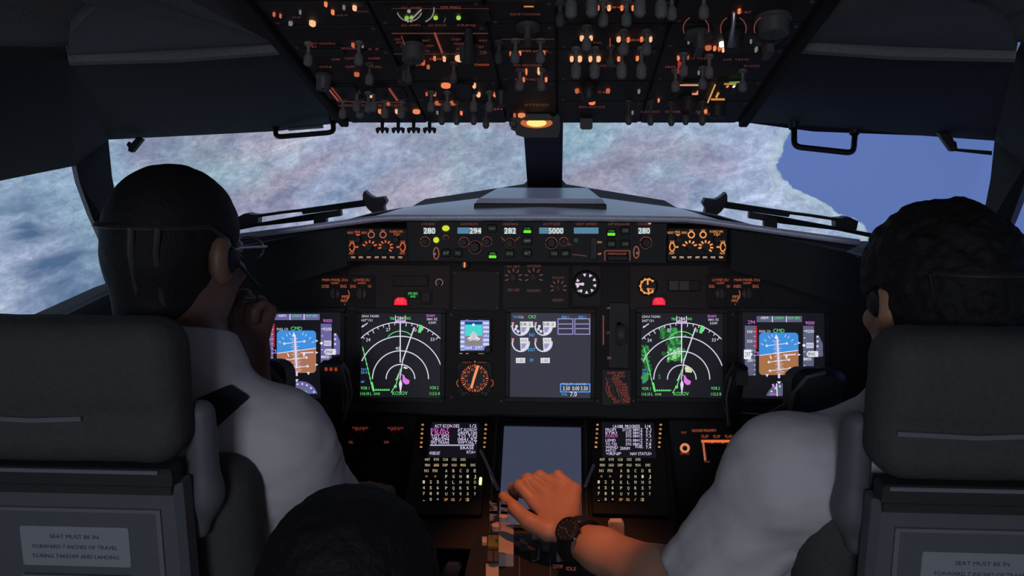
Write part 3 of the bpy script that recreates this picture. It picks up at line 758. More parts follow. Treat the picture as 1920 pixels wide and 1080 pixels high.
def pfd(t, dx, dy, tape, left):
    s = Sym(mapper(t, 470, 570, 4.923, dx, dy), 0.0027, 0.00012)
    s.rect(222, 92, 640, 148, tape, 1)
    for x in (367, 497): s.line(x, 95, x, 146, 7, WH, 2)
    s.text(294, 108, 'ARM', 24, WH); s.text(430, 108, 'LNAV', 24, GR); s.text(566, 110, 'MCP SPD', 24, GR, width=105)
    s.text(174, 147, '294', 32, MG); s.text(713, 155, '9000', 30, MG)
    s.rect(113, 180, 212, 640, tape, 1)                               # speed tape
    for y in range(185, 400, 18): s.rect(206, y, 226, y + 9, RD, 2)
    for k, y in enumerate(range(235, 640, 44)):
        s.line(196, y, 211, y, 5, W, 3)
        if k % 2 == 0 and y < 430: s.text(158, y, ('340', '320', '300')[k // 2] if k // 2 < 3 else '260', 26, WH)
    s.text(160, 500, '280', 26, WH)
    s.poly([(105, 402), (105, 488), (170, 488), (170, 462), (186, 445), (170, 428), (170, 402)], WH, 4)
    s.text(140, 445, '297', 44, rgb(20, 20, 40), layer=5, width=52); s.path([(212, 425), (236, 425), (236, 452), (212, 452)], 6, MG, 5)
    # altitude tape
    s.rect(650, 182, 750, 720, tape, 1); s.text(712, 232, '9200', 28, WH); s.rect(678, 338, 748, 386, rgb(206, 206, 220), 2)
    s.text(714, 362, '9000', 28, rgb(120, 110, 150), layer=4)
    for y in range(230, 700, 64): s.line(655, y, 672, y, 6, W, 3)
    s.poly([(640, 362), (660, 346), (672, 362), (660, 378)], WH, 4)
    s.poly([(680, 442), (696, 415), (788, 415), (788, 468), (696, 468)], rgb(226, 226, 235), 4); s.text(728, 442, '8940', 36, rgb(30, 30, 50), layer=5, width=66)
    s.text(690, 488, '8800', 26, WH); s.text(684, 625, '8600', 26, W); s.disc(660, 695, 16, rgb(230, 190, 240), 3); s.text(704, 742, '29.92', 30, GR, width=62)
    s.poly([(770, 270), (796, 270), (832, 350), (832, 460), (770, 460)], tape, 1)
    for y in (282, 325, 370, 440): s.disc(783, y, 10, W, 3)
    s.poly([(788, 425), (834, 425), (834, 462), (788, 468)], tape, 2)
    # attitude
    bx = [(245 + (607 - 245) * 0, 0)]
    cx, cy, w, h = 426, 440, 362, 390
    def rr(r=34): return rrect(cx, cy, w, h, r, 5)
    full = rr(); sky = []; gnd = []
    hy = lambda x: 455 - (x - 245) * 0.130 + 0
    for p in full:
        (sky if p[1] < hy(p[0]) else gnd).append(p)
    ys0, ys1 = hy(245), hy(607)
    sky_p = [(245, ys0)] + sorted([p for p in sky if p[0] < cx], key=lambda p: -p[1]) + sorted([p for p in sky if p[0] >= cx], key=lambda p: p[1]) + [(607, ys1)]
    gnd_p = [(607, ys1)] + sorted([p for p in gnd if p[0] >= cx], key=lambda p: p[1]) + sorted([p for p in gnd if p[0] < cx], key=lambda p: -p[1]) + [(245, ys0)]
    s.poly(sky_p, SKY, 1); s.poly(gnd_p, GND if left else rgb(166, 112, 72), 1)
    s.line(247, ys0, 605, ys1, 6, WH, 3)
    for k, (y, hw) in enumerate(((355, 92), (505, 92), (585, 92))):
        q = cx - 8 + (y - 440) * 0.13
        s.line(q - hw, y + hw * 0.12, q + hw, y - hw * 0.12, 7, W, 3); s.disc(q - hw, y + hw * 0.12, 12, W, 3); s.disc(q + hw, y - hw * 0.12, 12, W, 3)
    for y in range(320, 640, 18):
        q = cx - 8 + (y - 440) * 0.13; hw = 34 if (y // 18) % 2 else 20
        s.line(q - hw, y + 3, q + hw, y - 3, 5, W, 3)
    s.line(cx - 14, 290, cx + 2, 590, 16, rgb(226, 214, 240), 4)
    s.line(470, 452, 580, 446, 12, rgb(225, 210, 235), 4); s.poly([(345, 452), (362, 480), (352, 488), (340, 455)], WH, 4); s.poly([(488, 450), (508, 450), (500, 486), (488, 480)], WH, 4)
    s.poly([(402, 258), (386, 300), (420, 300)], WH, 4); s.text(426, 226, 'CMD', 34, GR)
    for a in (-60, -45, -30, -20, 20, 30, 45, 60):
        c_, s_ = math.sin(R(a)), math.cos(R(a)); s.line(426 + c_ * 165, 440 - s_ * 165, 426 + c_ * 188, 440 - s_ * 188, 6, W, 3)
    s.text(296, 232, 'SNGL CH', 22, W, width=104)
    for y in (340, 448, 560): s.poly([(628, y), (602, y - 12), (602, y + 12)], W, 3)
    for x in (318, 537): s.poly([(x - 16, 628), (x + 16, 628), (x, 655)], W, 3)
    s.rect(418, 620, 438, 664, rgb(230, 195, 235), 3)
    # compass sector
    s.poly([(600, 828)] + [(465 + 160 * math.cos(R(a)) * 1.03, 885 - 165 * math.sin(R(a)) * 1.05) for a in range(20, 161, 10)] + [(332, 828)], tape, 1)
    for a in (30, 48, 66, 84, 102, 120, 138): s.disc(465 + 142 * math.cos(R(a)), 885 - 148 * math.sin(R(a)), 9, W, 3)
    s.line(405, 715, 412, 828, 9, WH, 4); s.poly([(428, 720), (408, 694), (448, 694)], W, 4); s.line(372, 722, 378, 742, 20, MG, 4)
    s.text(372, 812, '284H', 20, MG); s.text(500, 806, 'MAG', 18, GR)
    s.build('symbology', t.e)
T = display(PANEL, 488, 586, 640, 744, 'primary_flight_display', 'flight display with blue and brown horizon in front of the left pilot')
pfd(T, 0, 0, TAPE, True)
T = display(PANEL, 1391, 587, 1545, 746, 'primary_flight_display', 'flight display with blue and brown horizon in front of the right pilot')
pfd(T, 903, 4, TAPER, False)
def nd(t, dx, dy, right):
    s = Sym(mapper(t, 470, 570, 4.923, dx, dy), 0.0027, 0.00012)
    s.text(1018, 112, 'GS416 TAS401', 22, W, 'l', width=168); s.text(1018, 150, '347\u00b0/31', 22, W, 'l', width=108)
    s.line(1030, 212, 1080, 178, 9, W); s.poly([(1024, 216), (1048, 210), (1036, 194)], W)
    s.text(1288, 134, 'TRK', 26, GR, 'l', width=46); s.text(1478, 132, 'MAG', 26, GR, 'r', width=50); s.text(1384, 132, '284', 34, WH, width=62)
    s.path([(1340, 108), (1340, 166)], 7, WH); s.path([(1428, 108), (1428, 166)], 7, WH); s.rect(1342, 152, 1426, 178, rgb(206, 170, 226), 3)
    s.text(1626, 108, 'EHAM', 24, MG, 'l', width=76); s.text(1628, 140, '0841.9Z', 22, W, 'l', width=98); s.text(1678, 172, '8.2NM', 22, W, width=66)
    cx, cy = 1385, 690
    s.arc(cx, cy, 522, 45.5, 134.5, 8, W, n=36)
    for k, a in enumerate(range(48, 136, 6)):
        big = k % 3 == 0; c_, s_ = math.cos(R(a)), math.sin(R(a)); r1 = 488 if big else 500
        s.line(cx + c_ * 520, cy - s_ * 520, cx + c_ * r1, cy - s_ * r1, 7, W)
    for a, tx in ((51, '33'), (74, '30'), (104, '27'), (129.5, '24')): s.text(cx + 468 * math.cos(R(a)), cy - 468 * math.sin(R(a)), tx, 30, W)
    s.arc(cx, cy, 392, 19, 155, 9, W, n=40); s.arc(cx, cy, 258, 0, 180, 9, W, n=36); s.arc(cx, cy, 132, 0, 180, 9, W, n=28)
    s.line(1383, 176, 1383, 538, 9, WH, 3); s.line(1512, 215, 1405, 520, 11, W, 3); s.line(1405, 520, 1380, 690, 9, W, 3)
    s.poly([(1386, 690), (1370, 735), (1386, 826), (1402, 735)], rgb(226, 214, 240), 4)
    s.path([(1370, 640), (1350, 690), (1340, 700)], 7, W)
    s.text(1358, 408, '40', 28, W)
    s.line(1036, 395, 1130, 790, 6, GR); 
    for k in range(9): s.line(1040 + k * 10.5, 412 + k * 44, 1044 + k * 10.5, 430 + k * 44, 11, GR)
    s.line(1120, 725, 1138, 800, 18, GR); s.line(1150, 795, 1280, 795, 6, GR)
    for k in range(7): s.disc(1160 + k * 20, 790, 7, GR)
    s.path([(1300, 815), (1345, 740), (1385, 600)], 8, GR); s.disc(1338, 760, 14, GR); s.text(1380, 822, 'KOSOV', 34, GR, width=140)
    s.arc(1385, 400, 150, 50, 140, 7, GR, n=14)
    s.poly([(1562, 190), (1592, 200), (1572, 268), (1545, 262)], GR, 4)
    s.text(1020, 606, 'TFC', 22, CY, 'l'); s.text(1020, 632, '20.4', 22, CY, 'l', width=58); s.text(1020, 718, 'ARPT', 20, CY, 'l', width=34)
    s.text(1018, 775, 'VOR 1', 28, GR, 'l', width=80); s.text(1018, 826, '114.10 L', 28, GR, 'l', width=100); s.text(1140, 828, 'DME', 22, GR, 'l', width=56)
    s.text(1655, 772, 'VOR 2', 28, GR, 'l', width=80); s.text(1655, 826, '113.5 R', 28, GR, 'l', width=96)
    s.poly([(1420, 575), (1455, 590), (1440, 600), (1410, 590)], rgb(222, 226, 205), 4)
    if right:
        s.poly([(1430, 560), (1480, 590), (1478, 628), (1420, 624), (1412, 585)], rgb(206, 214, 170), 3)
    s.poly([(1404, 650), (1440, 690), (1470, 706), (1462, 738), (1430, 742), (1404, 715)], MG, 3); s.path([(1395, 650), (1420, 662), (1412, 690)], 7, MG)
    if right:                                                         # weather echo
        rnd = random.Random(3); dkg = rgb(38, 92, 48); mdg = rgb(62, 150, 78); ltg = rgb(150, 214, 150)
        for k in range(190):
            y = rnd.uniform(225, 520); x = 1318 + rnd.gauss(0, 38) + (y - 300) * 0.06
            s.disc(x, y, rnd.uniform(9, 24), dkg if rnd.random() < 0.55 else mdg, 0.2 + rnd.random() * 0.5, n=7)
        for k in range(60):
            s.disc(1310 + rnd.gauss(0, 24), rnd.uniform(400, 500), rnd.uniform(7, 18), ltg if rnd.random() < 0.5 else mdg, 0.8 + rnd.random() * .1, n=7)
        for k in range(50): s.disc(1210 + rnd.gauss(0, 16), rnd.uniform(210, 310), rnd.uniform(6, 14), dkg if rnd.random() < .5 else mdg, 0.3, n=7)
        for k in range(90):
            y = rnd.uniform(380, 620); s.disc(1050 + rnd.gauss(0, 17) + (y - 450) * 0.2, y, rnd.uniform(6, 15), dkg if rnd.random() < .6 else mdg, 0.3, n=7)
        for k in range(40): s.disc(1045 + rnd.gauss(0, 14), rnd.uniform(640, 700), rnd.uniform(8, 16), mdg, 0.4, n=7)
        s.text(1180, 665, 'S', 40, mdg)
    s.build('symbology', t.e)
T = display(PANEL, 675, 588, 828, 744, 'navigation_display', 'black map display with white range arcs and no weather, left of centre')
nd(T, 0, 0, False)
T = display(PANEL, 1201, 588, 1355, 744, 'navigation_display', 'black map display with white arcs and green weather echo, right of centre')
nd(T, 526.6, 1, True)
# engine display
T = display(PANEL, 956, 588, 1108, 744, 'engine_display', 'grey engine display with round dials in the middle of the panel', 'scr_grey')
s = Sym(mapper(T, 840, 570, 5.333), 0.0027, 0.00012)
s.text(650, 130, 'TAT', 24, CY, 'l'); s.text(702, 130, '-12c', 26, W, 'l', width=56); s.text(842, 128, 'CRZ', 30, GR)
BLU = rgb(210, 214, 236)
for dx in (0, 228):
    for cy, big in ((228, True), (390, False)):
        cx = 728 + dx; s.arc(cx, cy, 84, 150, 370, 13, BLU, 3, n=22)
        s.poly([(cx - 8, cy - 52), (cx + 122 if big else cx + 76, cy - 52), (cx + 122 if big else cx + 76, cy + 5)] + ([(cx + 76, cy + 8)] if big else []) + [(cx + 74, cy + 30), (cx + 50, cy + 66), (cx, cy + 82)], rgb(222, 224, 226), 2)
        s.poly([(cx + 4, cy + 4), (cx + 60, cy + 4), (cx + 40, cy + 48), (cx + 8, cy + 62)], rgb(160, 150, 205), 3)
        s.poly([(cx - 88, cy - 44), (cx - 70, cy - 30), (cx - 78, cy - 50)], RD, 4); s.line(cx - 86, cy - 40, cx - 74, cy - 14, 14, rgb(226, 150, 150), 4)
        if big:
            s.text(cx + 50, cy - 26, '58.2', 28, rgb(60, 60, 75), layer=4, width=110)
            s.poly([(cx - 88, cy - 5), (cx - 112, cy - 22), (cx - 104, cy - 4), (cx - 112, cy + 14)], GR, 4)
            for a, b in ((-42, -4), (-52, 24), (-26, 46)): s.disc(cx + a, cy + b, 15, BLU, 4)
        else: s.text(cx + 34, cy - 26, '412', 26, rgb(90, 90, 105), layer=4)
s.text(838, 308, 'N1', 34, CY); s.text(838, 456, 'EGT', 30, CY); s.text(838, 562, 'FF', 30, CY)
for x in (680, 926): s.rect(x, 538, x + 92, 590, rgb(220, 222, 226), 2); s.text(x + 46, 564, '1.02', 28, rgb(60, 60, 70), layer=4)
for x, tx in ((1096, 'ENG 1'), (1264, 'ENG 2')):
    s.box(x + 4, 148, x + 152, 302, 10, rgb(148, 142, 196), 2); s.text(x + 78, 130, tx, 26, CY, width=70)
    for y in (200, 246): s.line(x + 14, y, x + 142, y, 10, rgb(148, 142, 196), 2)
s.box(1126, 800, 1418, 878, 10, rgb(96, 160, 240), 2); s.rect(1130, 790, 1160, 800, CY, 2); s.text(1270, 800, 'FUEL QTY - KGS X 1000', 22, rgb(130, 190, 250), width=220)
for x, tx in ((1184, '3.50'), (1278, '0.00'), (1362, '3.50')): s.text(x, 842, tx, 40, WH, width=70)
s.text(1162, 904, 'TOTAL', 24, CY, width=62); s.text(1254, 900, '7.0', 46, WH, width=66)
s.build('symbology', T.e)
# standby display
T = display(PANEL, 863, 600, 918, 657, 'standby_display', 'small square standby display with turquoise sky above the orange compass dial', 'scr_dark', 5)
s = Sym(mapper(T, 840, 570, 5.333), 0.0027, 0.00012)
PB = rgb(126, 140, 206)
s.rect(124, 164, 414, 464, PB, 1); s.rect(172, 176, 344, 206, rgb(16, 70, 150), 2); s.rect(172, 206, 344, 318, rgb(72, 214, 206), 2); s.rect(176, 318, 344, 412, rgb(140, 130, 128), 2)
s.poly([(226, 300), (256, 270), (290, 300), (310, 370), (256, 360), (210, 372)], rgb(200, 200, 205), 3); s.line(200, 345, 240, 330, 14, WH, 3); s.line(280, 332, 318, 350, 14, WH, 3)
for y in range(180, 460, 46): s.rect(126, y, 164, y + 26, rgb(206, 212, 240), 3)
for y in range(180, 420, 42): s.rect(352, y, 412, y + 24, rgb(206, 212, 240), 3)
s.text(256, 436, '264  297', 30, WH, width=180); s.text(380, 318, 'IN 29', 30, rgb(40, 50, 130), layer=4, width=56)
s.disc(256, 208, 14, WH, 4)
OR = rgb(232, 150, 90)
for x, y in ((194, 150), (320, 150), (346, 150), (132, 488), (194, 488), (322, 488), (346, 488)): s.rect(x - 16, y - 10, x + 14, y + 10, OR, 1)
s.build('symbology', T.e)
u, v = T.l(915, 655); knob(T.e, u, v, 0.0075, 0.014, 'knobd')
# standby compass dial
T = PT(PANEL, 890, 709, 'compass_dial', 'round orange lit radio compass dial under the small standby display', 'dial')
k = T.k
obj('case', MB().prism(rrect(0, 0, 66 * k, 66 * k, 0.012, 3), 0, 0.004, 0.001), 'bezel', T.e)
obj('ring', MB().lathe([(30 * k, 0.004), (30 * k, 0.008), (26.5 * k, 0.009), (26 * k, 0.0045)], 32), 'knobd', T.e)
s = Sym(mapper(T, 840, 570, 5.333), 0.0046, 0.0002)
o1 = rgb(206, 92, 48); o2 = rgb(250, 150, 100); o3 = rgb(140, 62, 36)
for k_ in range(36):
    a = R(k_ * 10); r1 = 118 if k_ % 3 else 108; s.line(272 + math.cos(a) * 138, 742 + math.sin(a) * 134, 272 + math.cos(a) * r1, 742 + math.sin(a) * r1, 7, o1 if k_ % 3 else o2)
for k_, tx in enumerate(('N', '3', '6', 'E', '12', '15', 'S', '21', '24', 'W', '30', '33')):
    a = R(k_ * 30 + 14); s.text(272 + math.sin(a) * 92, 742 - math.cos(a) * 90, tx, 24, o1)
s.arc(272, 742, 146, 0, 360, 5, o3, n=40); s.line(300, 622, 262, 742, 26, o2, 3); s.line(262, 742, 236, 836, 24, o2, 3); s.poly([(270, 565), (284, 600), (262, 604)], rgb(255, 215, 180), 4)
s.line(150, 584, 384, 584, 5, o3); s.text(196, 876, 'ADF', 22, o1); s.text(322, 876, 'VOR', 22, o1)
s.arc(130, 790, 40, 120, 240, 6, o1, n=8); s.arc(414, 790, 40, -60, 60, 6, o1, n=8); s.build('dial_print', T.e)
for x in (870, 912): u, v = T.l(x, 738); knob(T.e, u, v, 0.006, 0.012)

# ---- lower display between the two keypads
M['scr_low'] = screen_glow('screen_standby_grey', rgb(60, 66, 86))
T = display(PEDF, 935, 803, 1089, 985, 'lower_display', 'blank blue-grey lower screen between the two keypads, behind the hand', 'scr_low', 7)
for x0, y0, x1, y1 in ((902, 850, 934, 925), (1113, 878, 1097, 920)):  # metal tubes stand in for highlights along the console edge
    a = T.l(x0, y0); b = T.l(x1, y1); obj('edge_highlight', MB().tube([(a[0], a[1], 0.012), ((a[0] + b[0]) / 2, (a[1] + b[1]) / 2, 0.016), (b[0], b[1], 0.012)], 0.004, 8), 'metal', T.e)
fp = thing('forward_pedestal', 'black sloping pedestal that carries the keypads below the main panel', 'console', PEDF.mat())
u0, v0 = PEDF.hit(772, 1010); u1, v1 = PEDF.hit(1258, 792); obj('deck', MB().box(-0.272, 0.272, v0 - 0.02, v1 + 0.005, -0.05, -0.001, 0.003), 'bezel', fp)
for x in (926, 1099):
    u, v = PEDF.hit(x, 880); obj('divider', MB().box(u - 0.003, u + 0.003, v0, v1, -0.001, 0.009, 0.001), 'knobd', fp)

# ---- keypads (control display units)
KW = rgb(206, 190, 160); KO = rgb(214, 150, 92); KB = rgb(255, 214, 150)
def cdu(cx, label, dx, left):
    t = PT(PEDF, 849 + dx, 880, 'keypad_display', label, 'keypad')
    mpp = lambda X, Y: t.l(620 + X / 5.053 + dx, 760 + Y / 5.053)
    def L(px, py): return t.l(px + dx, py)
    a, b, c, d = t.rect(784 + dx, 793, 916 + dx, 968)
    obj('case', MB().prism(rrect((a + b) / 2, (c + d) / 2, b - a, d - c, 0.004, 2), 0, 0.010, 0.002), 'bezel', t.e)
    e = t.rect(803 + dx, 798, 899 + dx, 862); obj('screen', MB().box(e[0], e[1], e[2], e[3], 0.010, 0.0108), 'scr_dark', t.e)
    s = Sym(lambda x, y: t.l(x + dx, y), 0.0110, 0.0002); wv = rgb(226, 214, 250); mg = rgb(240, 110, 220)
    if left:
        s.text(839, 804, 'ACT ECON DES', 6, wv, width=46); s.text(894, 804, '1/2', 6, wv, 'r', width=12)
        rows = [('E/D ALT', mg, 'AT KOSOV', wv, 811), ('1500', mg, '240/FL100', wv, 817), ('TGT SPD', wv, 'TO T/D', wv, 823), ('.780/294', wv, '0841.9Z', wv, 829), ('SPD TRANS', wv, 'WPT/ALT', wv, 835)]
        for l_, cl, r_, cr, y in rows: s.text(809, y, l_, 5.5, cl, 'l', width=34); s.text(895, y, r_, 5.5, cr, 'r', width=36)
        s.line(808, 840, 889, 840, 2.2, rgb(180, 180, 214)); s.text(889, 845, 'ERASE', 5.5, wv, 'r', width=25); s.text(806, 855, '<FORECAST', 6, wv, 'l', width=20); s.text(892, 853, 'RTA>', 5.5, wv, 'r', width=16)
    else:
        s.text(848, 805, 'LA1088  PROGRESS', 6, wv, width=50); s.text(893, 805, '1/4', 6, wv, 'r', width=10)
        for k, (q, y) in enumerate((('FROM', 811), ('ETIKI', 817), ('KOSOV', 823), ('LEMD', 831), ('TO T/D', 838), ('WIND', 844), ('347/31', 850))):
            s.text(809, y, q, 5.2, mg if k == 2 else wv, 'l', width=19 + (k % 3) * 2)
        for y in (811, 817, 823, 831, 838): s.text(857, y, 'DTG', 5.2, wv, 'r', width=10 if y > 812 else 16); s.text(860, y, '0841Z', 5.2, wv, 'l', width=18)
        for y in (811, 817, 823, 831, 838, 844): s.text(894, y, '7.%d' % (y % 10), 5.2, wv, 'r', width=10)
        s.text(845, 846, '250NM', 5.5, wv, width=18); s.text(872, 843, 'FUEL', 5, wv, width=14); s.text(810, 856, '<RNP', 5.5, wv, 'l', width=28); s.text(895, 856, 'NAV STATUS>', 5.5, wv, 'r', width=40)
    s.build('symbology', t.e)
    # keys: every key is its own cap, the lit letter printed on it
    lit = Sym(lambda x, y: t.l(x + dx, y), 0.0139, 0.0001)
    def key(px, py, w, h, ch, col, big=1.0):
        u, v = L(px, py); kk = ('key', w, h)
        if kk not in KN: KN[kk] = meshm(MB().prism(rrect(0, 0, w * t.k, h * t.k, 0.0012, 2), 0, 0.0038, 0.0008), 'key', 'black')
        inst('key', KN[kk], t.e, (u, v, 0.0099)); lit.text(px, py, ch, 4.6 * big, col, width=min(w * 0.72, 3.6 * len(ch) + 0.2))
    for sx, x in ((0, 792), (1, 910)):
        for k in range(6): 
            b_ = random.uniform(0.5, 1.0); key(x + (0.6 * (3 - k) if True else 0), 803 + k * 8.3, 8, 5.5, '-', tuple(c * b_ for c in KO[:3]) + (1,), 1.3); 
            lit.disc(x + 0.6 * (3 - k), 803 + k * 8.3, 2.6, tuple(c * b_ for c in KO[:3]) + (1,), 1, ry=2.0, n=8)
    fn = (('INIT', 'RTE', 'CLB', 'CRZ', 'DES'), ('MENU', 'LEGS', 'DEP', 'HOLD', 'PROG', 'EXEC'))
    for r_, row in enumerate(fn):
        for k, tx in enumerate(row): key(803 + k * 16.6 + (2 if k == 5 else 0), 868 + r_ * 10.5, 13, 8, tx, KB if (left and (r_, k) in ((1, 1), (1, 4))) else KW)
    for r_, row in enumerate((('N1', 'FIX'), ('<', '>'))):
        for k, tx in enumerate(row): key(801 + k * 16.5, 889 + r_ * 10.5, 13, 8, tx, KO if r_ else KW, 1.2)
    for r_, row in enumerate(('ABCDE', 'FGHIJ', 'KLMNO', 'PQRST', 'UVWXY')):
        for k, tx in enumerate(row): key(838 + k * 13.3, 889 + r_ * 10.8, 9, 8, tx, KW, 1.25)
    key(878, 943, 9, 8, 'Z', KW, 1.25)
    for r_, row in enumerate(('123', '456', '789', '.0+')):
        for k, tx in enumerate(row): key(796 + k * 13, 910 + r_ * 10.8, 9, 8, tx, KW, 1.25)
    for k, tx in enumerate(('SP', 'DEL', '/', 'CLR')): key(838 + k * 13.3 + (-0.5), 943, 9.5, 8, tx, KO, 1.1)
    lit.build('key_lettering', t.e)
    if left:
        u, v = L(901.5, 907); ex = glow('exec_light', rgb(255, 222, 160), 1.5); obj('exec_light', MB().prism(rrect(u, v, 5 * t.k, 15 * t.k, 0.002, 2), 0.010, 0.013, 0.0006), ex, t.e)
cdu(849, 'lit keypad with pink and white text screen left of the blank lower display', 0, True)
cdu(1175, 'lit keypad with white text screen right of the blank lower display', 326, False)

# ---- mode control panel on the glareshield front
T = PT(MCPF, 1007, 452, 'mode_control_panel', 'long autopilot panel with white number windows under the glareshield', 'control panel')
a, b, c, d = T.rect(762, 414, 1252, 491)
obj('faceplate', MB().box(a, b, c, d, -0.05, 0.0, 0.002), 'panel', T.e)
k = T.k
digit = rgb(236, 246, 246); bluew = rgb(84, 130, 158); org = rgb(120, 66, 54); dorg = rgb(92, 54, 48)
def win(x0, x1, tx, tx0=None):
    u0, u1, v0, v1 = T.rect(x0, 426, x1, 440)
    wobj = obj('number_window', MB().box(u0, u1, v0, v1, 0, 0.0018, 0.0003), 'bezel', T.e)
    s = Sym(T.l, 0.0020, 0.0002)
    if tx0: s.rect(x0, 426.5, tx0, 438, bluew, 1)
    if tx: s.text((tx0 or x0) + (x1 - (tx0 or x0)) / 2, 432.5, tx, 11, digit, width=(x1 - (tx0 or x0)) * 0.95)
    if tx:
        q0 = (tx0 or x0); s.rect(q0 + 0.5, 427, x1 - 0.5, 438, rgb(120, 130, 132), 1)
    s.build('digits', T.e)
win(794, 817, '280'); win(858, 903, '294', 880); win(945, 968, '282'); win(1011, 1057, '5000', 1028); win(1076, 1122, None, 1122); win(1196, 1219, '280')
s = Sym(T.l, 0.0006, 0.0002)
for x, tx in ((803, 'COURSE'), (880, 'IAS/MACH'), (957, 'HEADING'), (1034, 'ALTITUDE'), (1099, 'VERT SPEED'), (1160, 'A/P ENGAGE'), (1207, 'COURSE')): s.text(x, 420, tx, 4.2, org, width=min(44, 4 * len(tx)))
for x, y, r in ((797, 453, 9), (836, 446, 5), (870, 454, 9), (891, 464, 12), (913, 453, 9), (956, 456, 9), (1034, 456, 11), (1057, 453, 8), (1211, 455, 11)):
    s.arc(x, y, r, 20, 160, 1.4, org, n=12); s.arc(x, y, r, 180, 380, 1.1, dorg, n=12)
for x, y in ((818, 475), (1193, 473)): s.arc(x, y, 5, 0, 360, 1.8, rgb(150, 90, 70), n=14, ry=11)
s.path([(940, 445), (946, 451)], 1.5, org); s.path([(974, 444), (967, 451)], 1.5, org); s.path([(1133, 474), (1135, 470), (1180, 470), (1182, 474)], 2, org); s.line(1134, 472, 1134, 488, 2, org); s.line(1181, 472, 1181, 488, 2, org)
s.text(1157, 476, 'DISENGAGE', 4.5, rgb(150, 80, 60), width=34); s.line(1074, 477, 1100, 480, 2, dorg); s.text(1124, 454, 'DN', 4, OR); s.text(1124, 476, 'UP', 4, OR); s.text(1068, 458, 'SEL', 4, org)
s.build('lettering', T.e)
for x, y, r in ((797, 453, 7), (836, 447, 4), (870, 454, 7), (891, 463, 10), (913, 453, 7), (956, 456, 8), (1034, 455, 8.5), (1057, 453, 6), (1080, 450, 5), (1211, 455, 8.5)):
    u, v = T.l(x, y); knob(T.e, u, v, r * k, r * k * 1.5, 'grey' if x == 1080 else 'knobd')
u0, u1, v0, v1 = T.rect(1106, 444, 1120, 486); obj('thumb_wheel', MB().prism(rrect((u0 + u1) / 2, (v0 + v1) / 2, u1 - u0, v1 - v0, 0.003, 3), 0, 0.006, 0.0015), 'knobd', T.e)
u0, u1, v0, v1 = T.rect(1138, 478, 1178, 489); obj('disengage_bar', MB().prism(rrect((u0 + u1) / 2, (v0 + v1) / 2, u1 - u0, v1 - v0, 0.002, 3), 0, 0.008, 0.002), 'black', T.e)
for x, y in ((818, 475), (1193, 473)):
    u, v = T.l(x, y); obj('toggle', MB().lathe([(0.003, 0), (0.0025, 0.012), (0.0032, 0.014), (0.002, 0.018)], 12, Matrix.Translation((u, v, 0))), 'metal', T.e)
M['lampg'] = glow('lamp_green', rgb(96, 226, 44)); M['lampy'] = glow('lamp_yellow', rgb(208, 222, 40)); M['lampgd'] = glow('lamp_green_dim', rgb(34, 66, 34))
for x, y, tx, on in ((989, 432, 'LVL CHG', 1), (1146, 437, 'CMD', 1), (924, 479, 'SPEED', 1), (923, 428, 'VNAV', 0), (989, 451, 'LNAV', 0), (1039, 475, 'VOR', 0), (1060, 475, 'APP', 0), (859, 474, 'N1', 0), (837, 474, 'A/T', 0), (956, 475, 'HDG SEL', 0), (989, 474, 'ALT', 0), (1172, 432, 'CMD', 0), (1146, 457, 'CWS', 0), (1172, 457, 'CWS', 0)):
    u, v = T.l(x, y); bt = button(T.e, u, v, 17 * k, 15 * k, 'black', 'push_button', 0.005)
    s = Sym(lambda X, Y: (X * k, -Y * k), 0.0053, 0.0001)
    if on: s.rect(-7, -0.5, 7, 4.5, rgb(110, 236, 50), 1); s.text(0, -4.2, tx, 4.2, rgb(70, 150, 50), width=10)
    else: s.text(0, 0, tx, 4.5, rgb(74, 104, 62) if x not in (837, 989) else rgb(110, 124, 100), width=min(13, 3.6 * len(tx)))
    s.build('button_light', bt)
for x, y, m_, rx, ry in ((836, 428, 'lampy', 7, 5.5), (818, 450, 'lampy', 5.5, 5.5)):
    u, v = T.l(x, y); lt = MB().prism(circle(u, v, rx * k, 14, ry * k), 0, 0.003, 0.001); obj('indicator_lamp', lt, m_, T.e)
u, v = T.l(1218, 418); obj('indicator_lamp', MB().cyl(u, v, 0.0028, 0, 0.002, 10), glow('lamp_amber_small', rgb(250, 160, 120)), T.e)

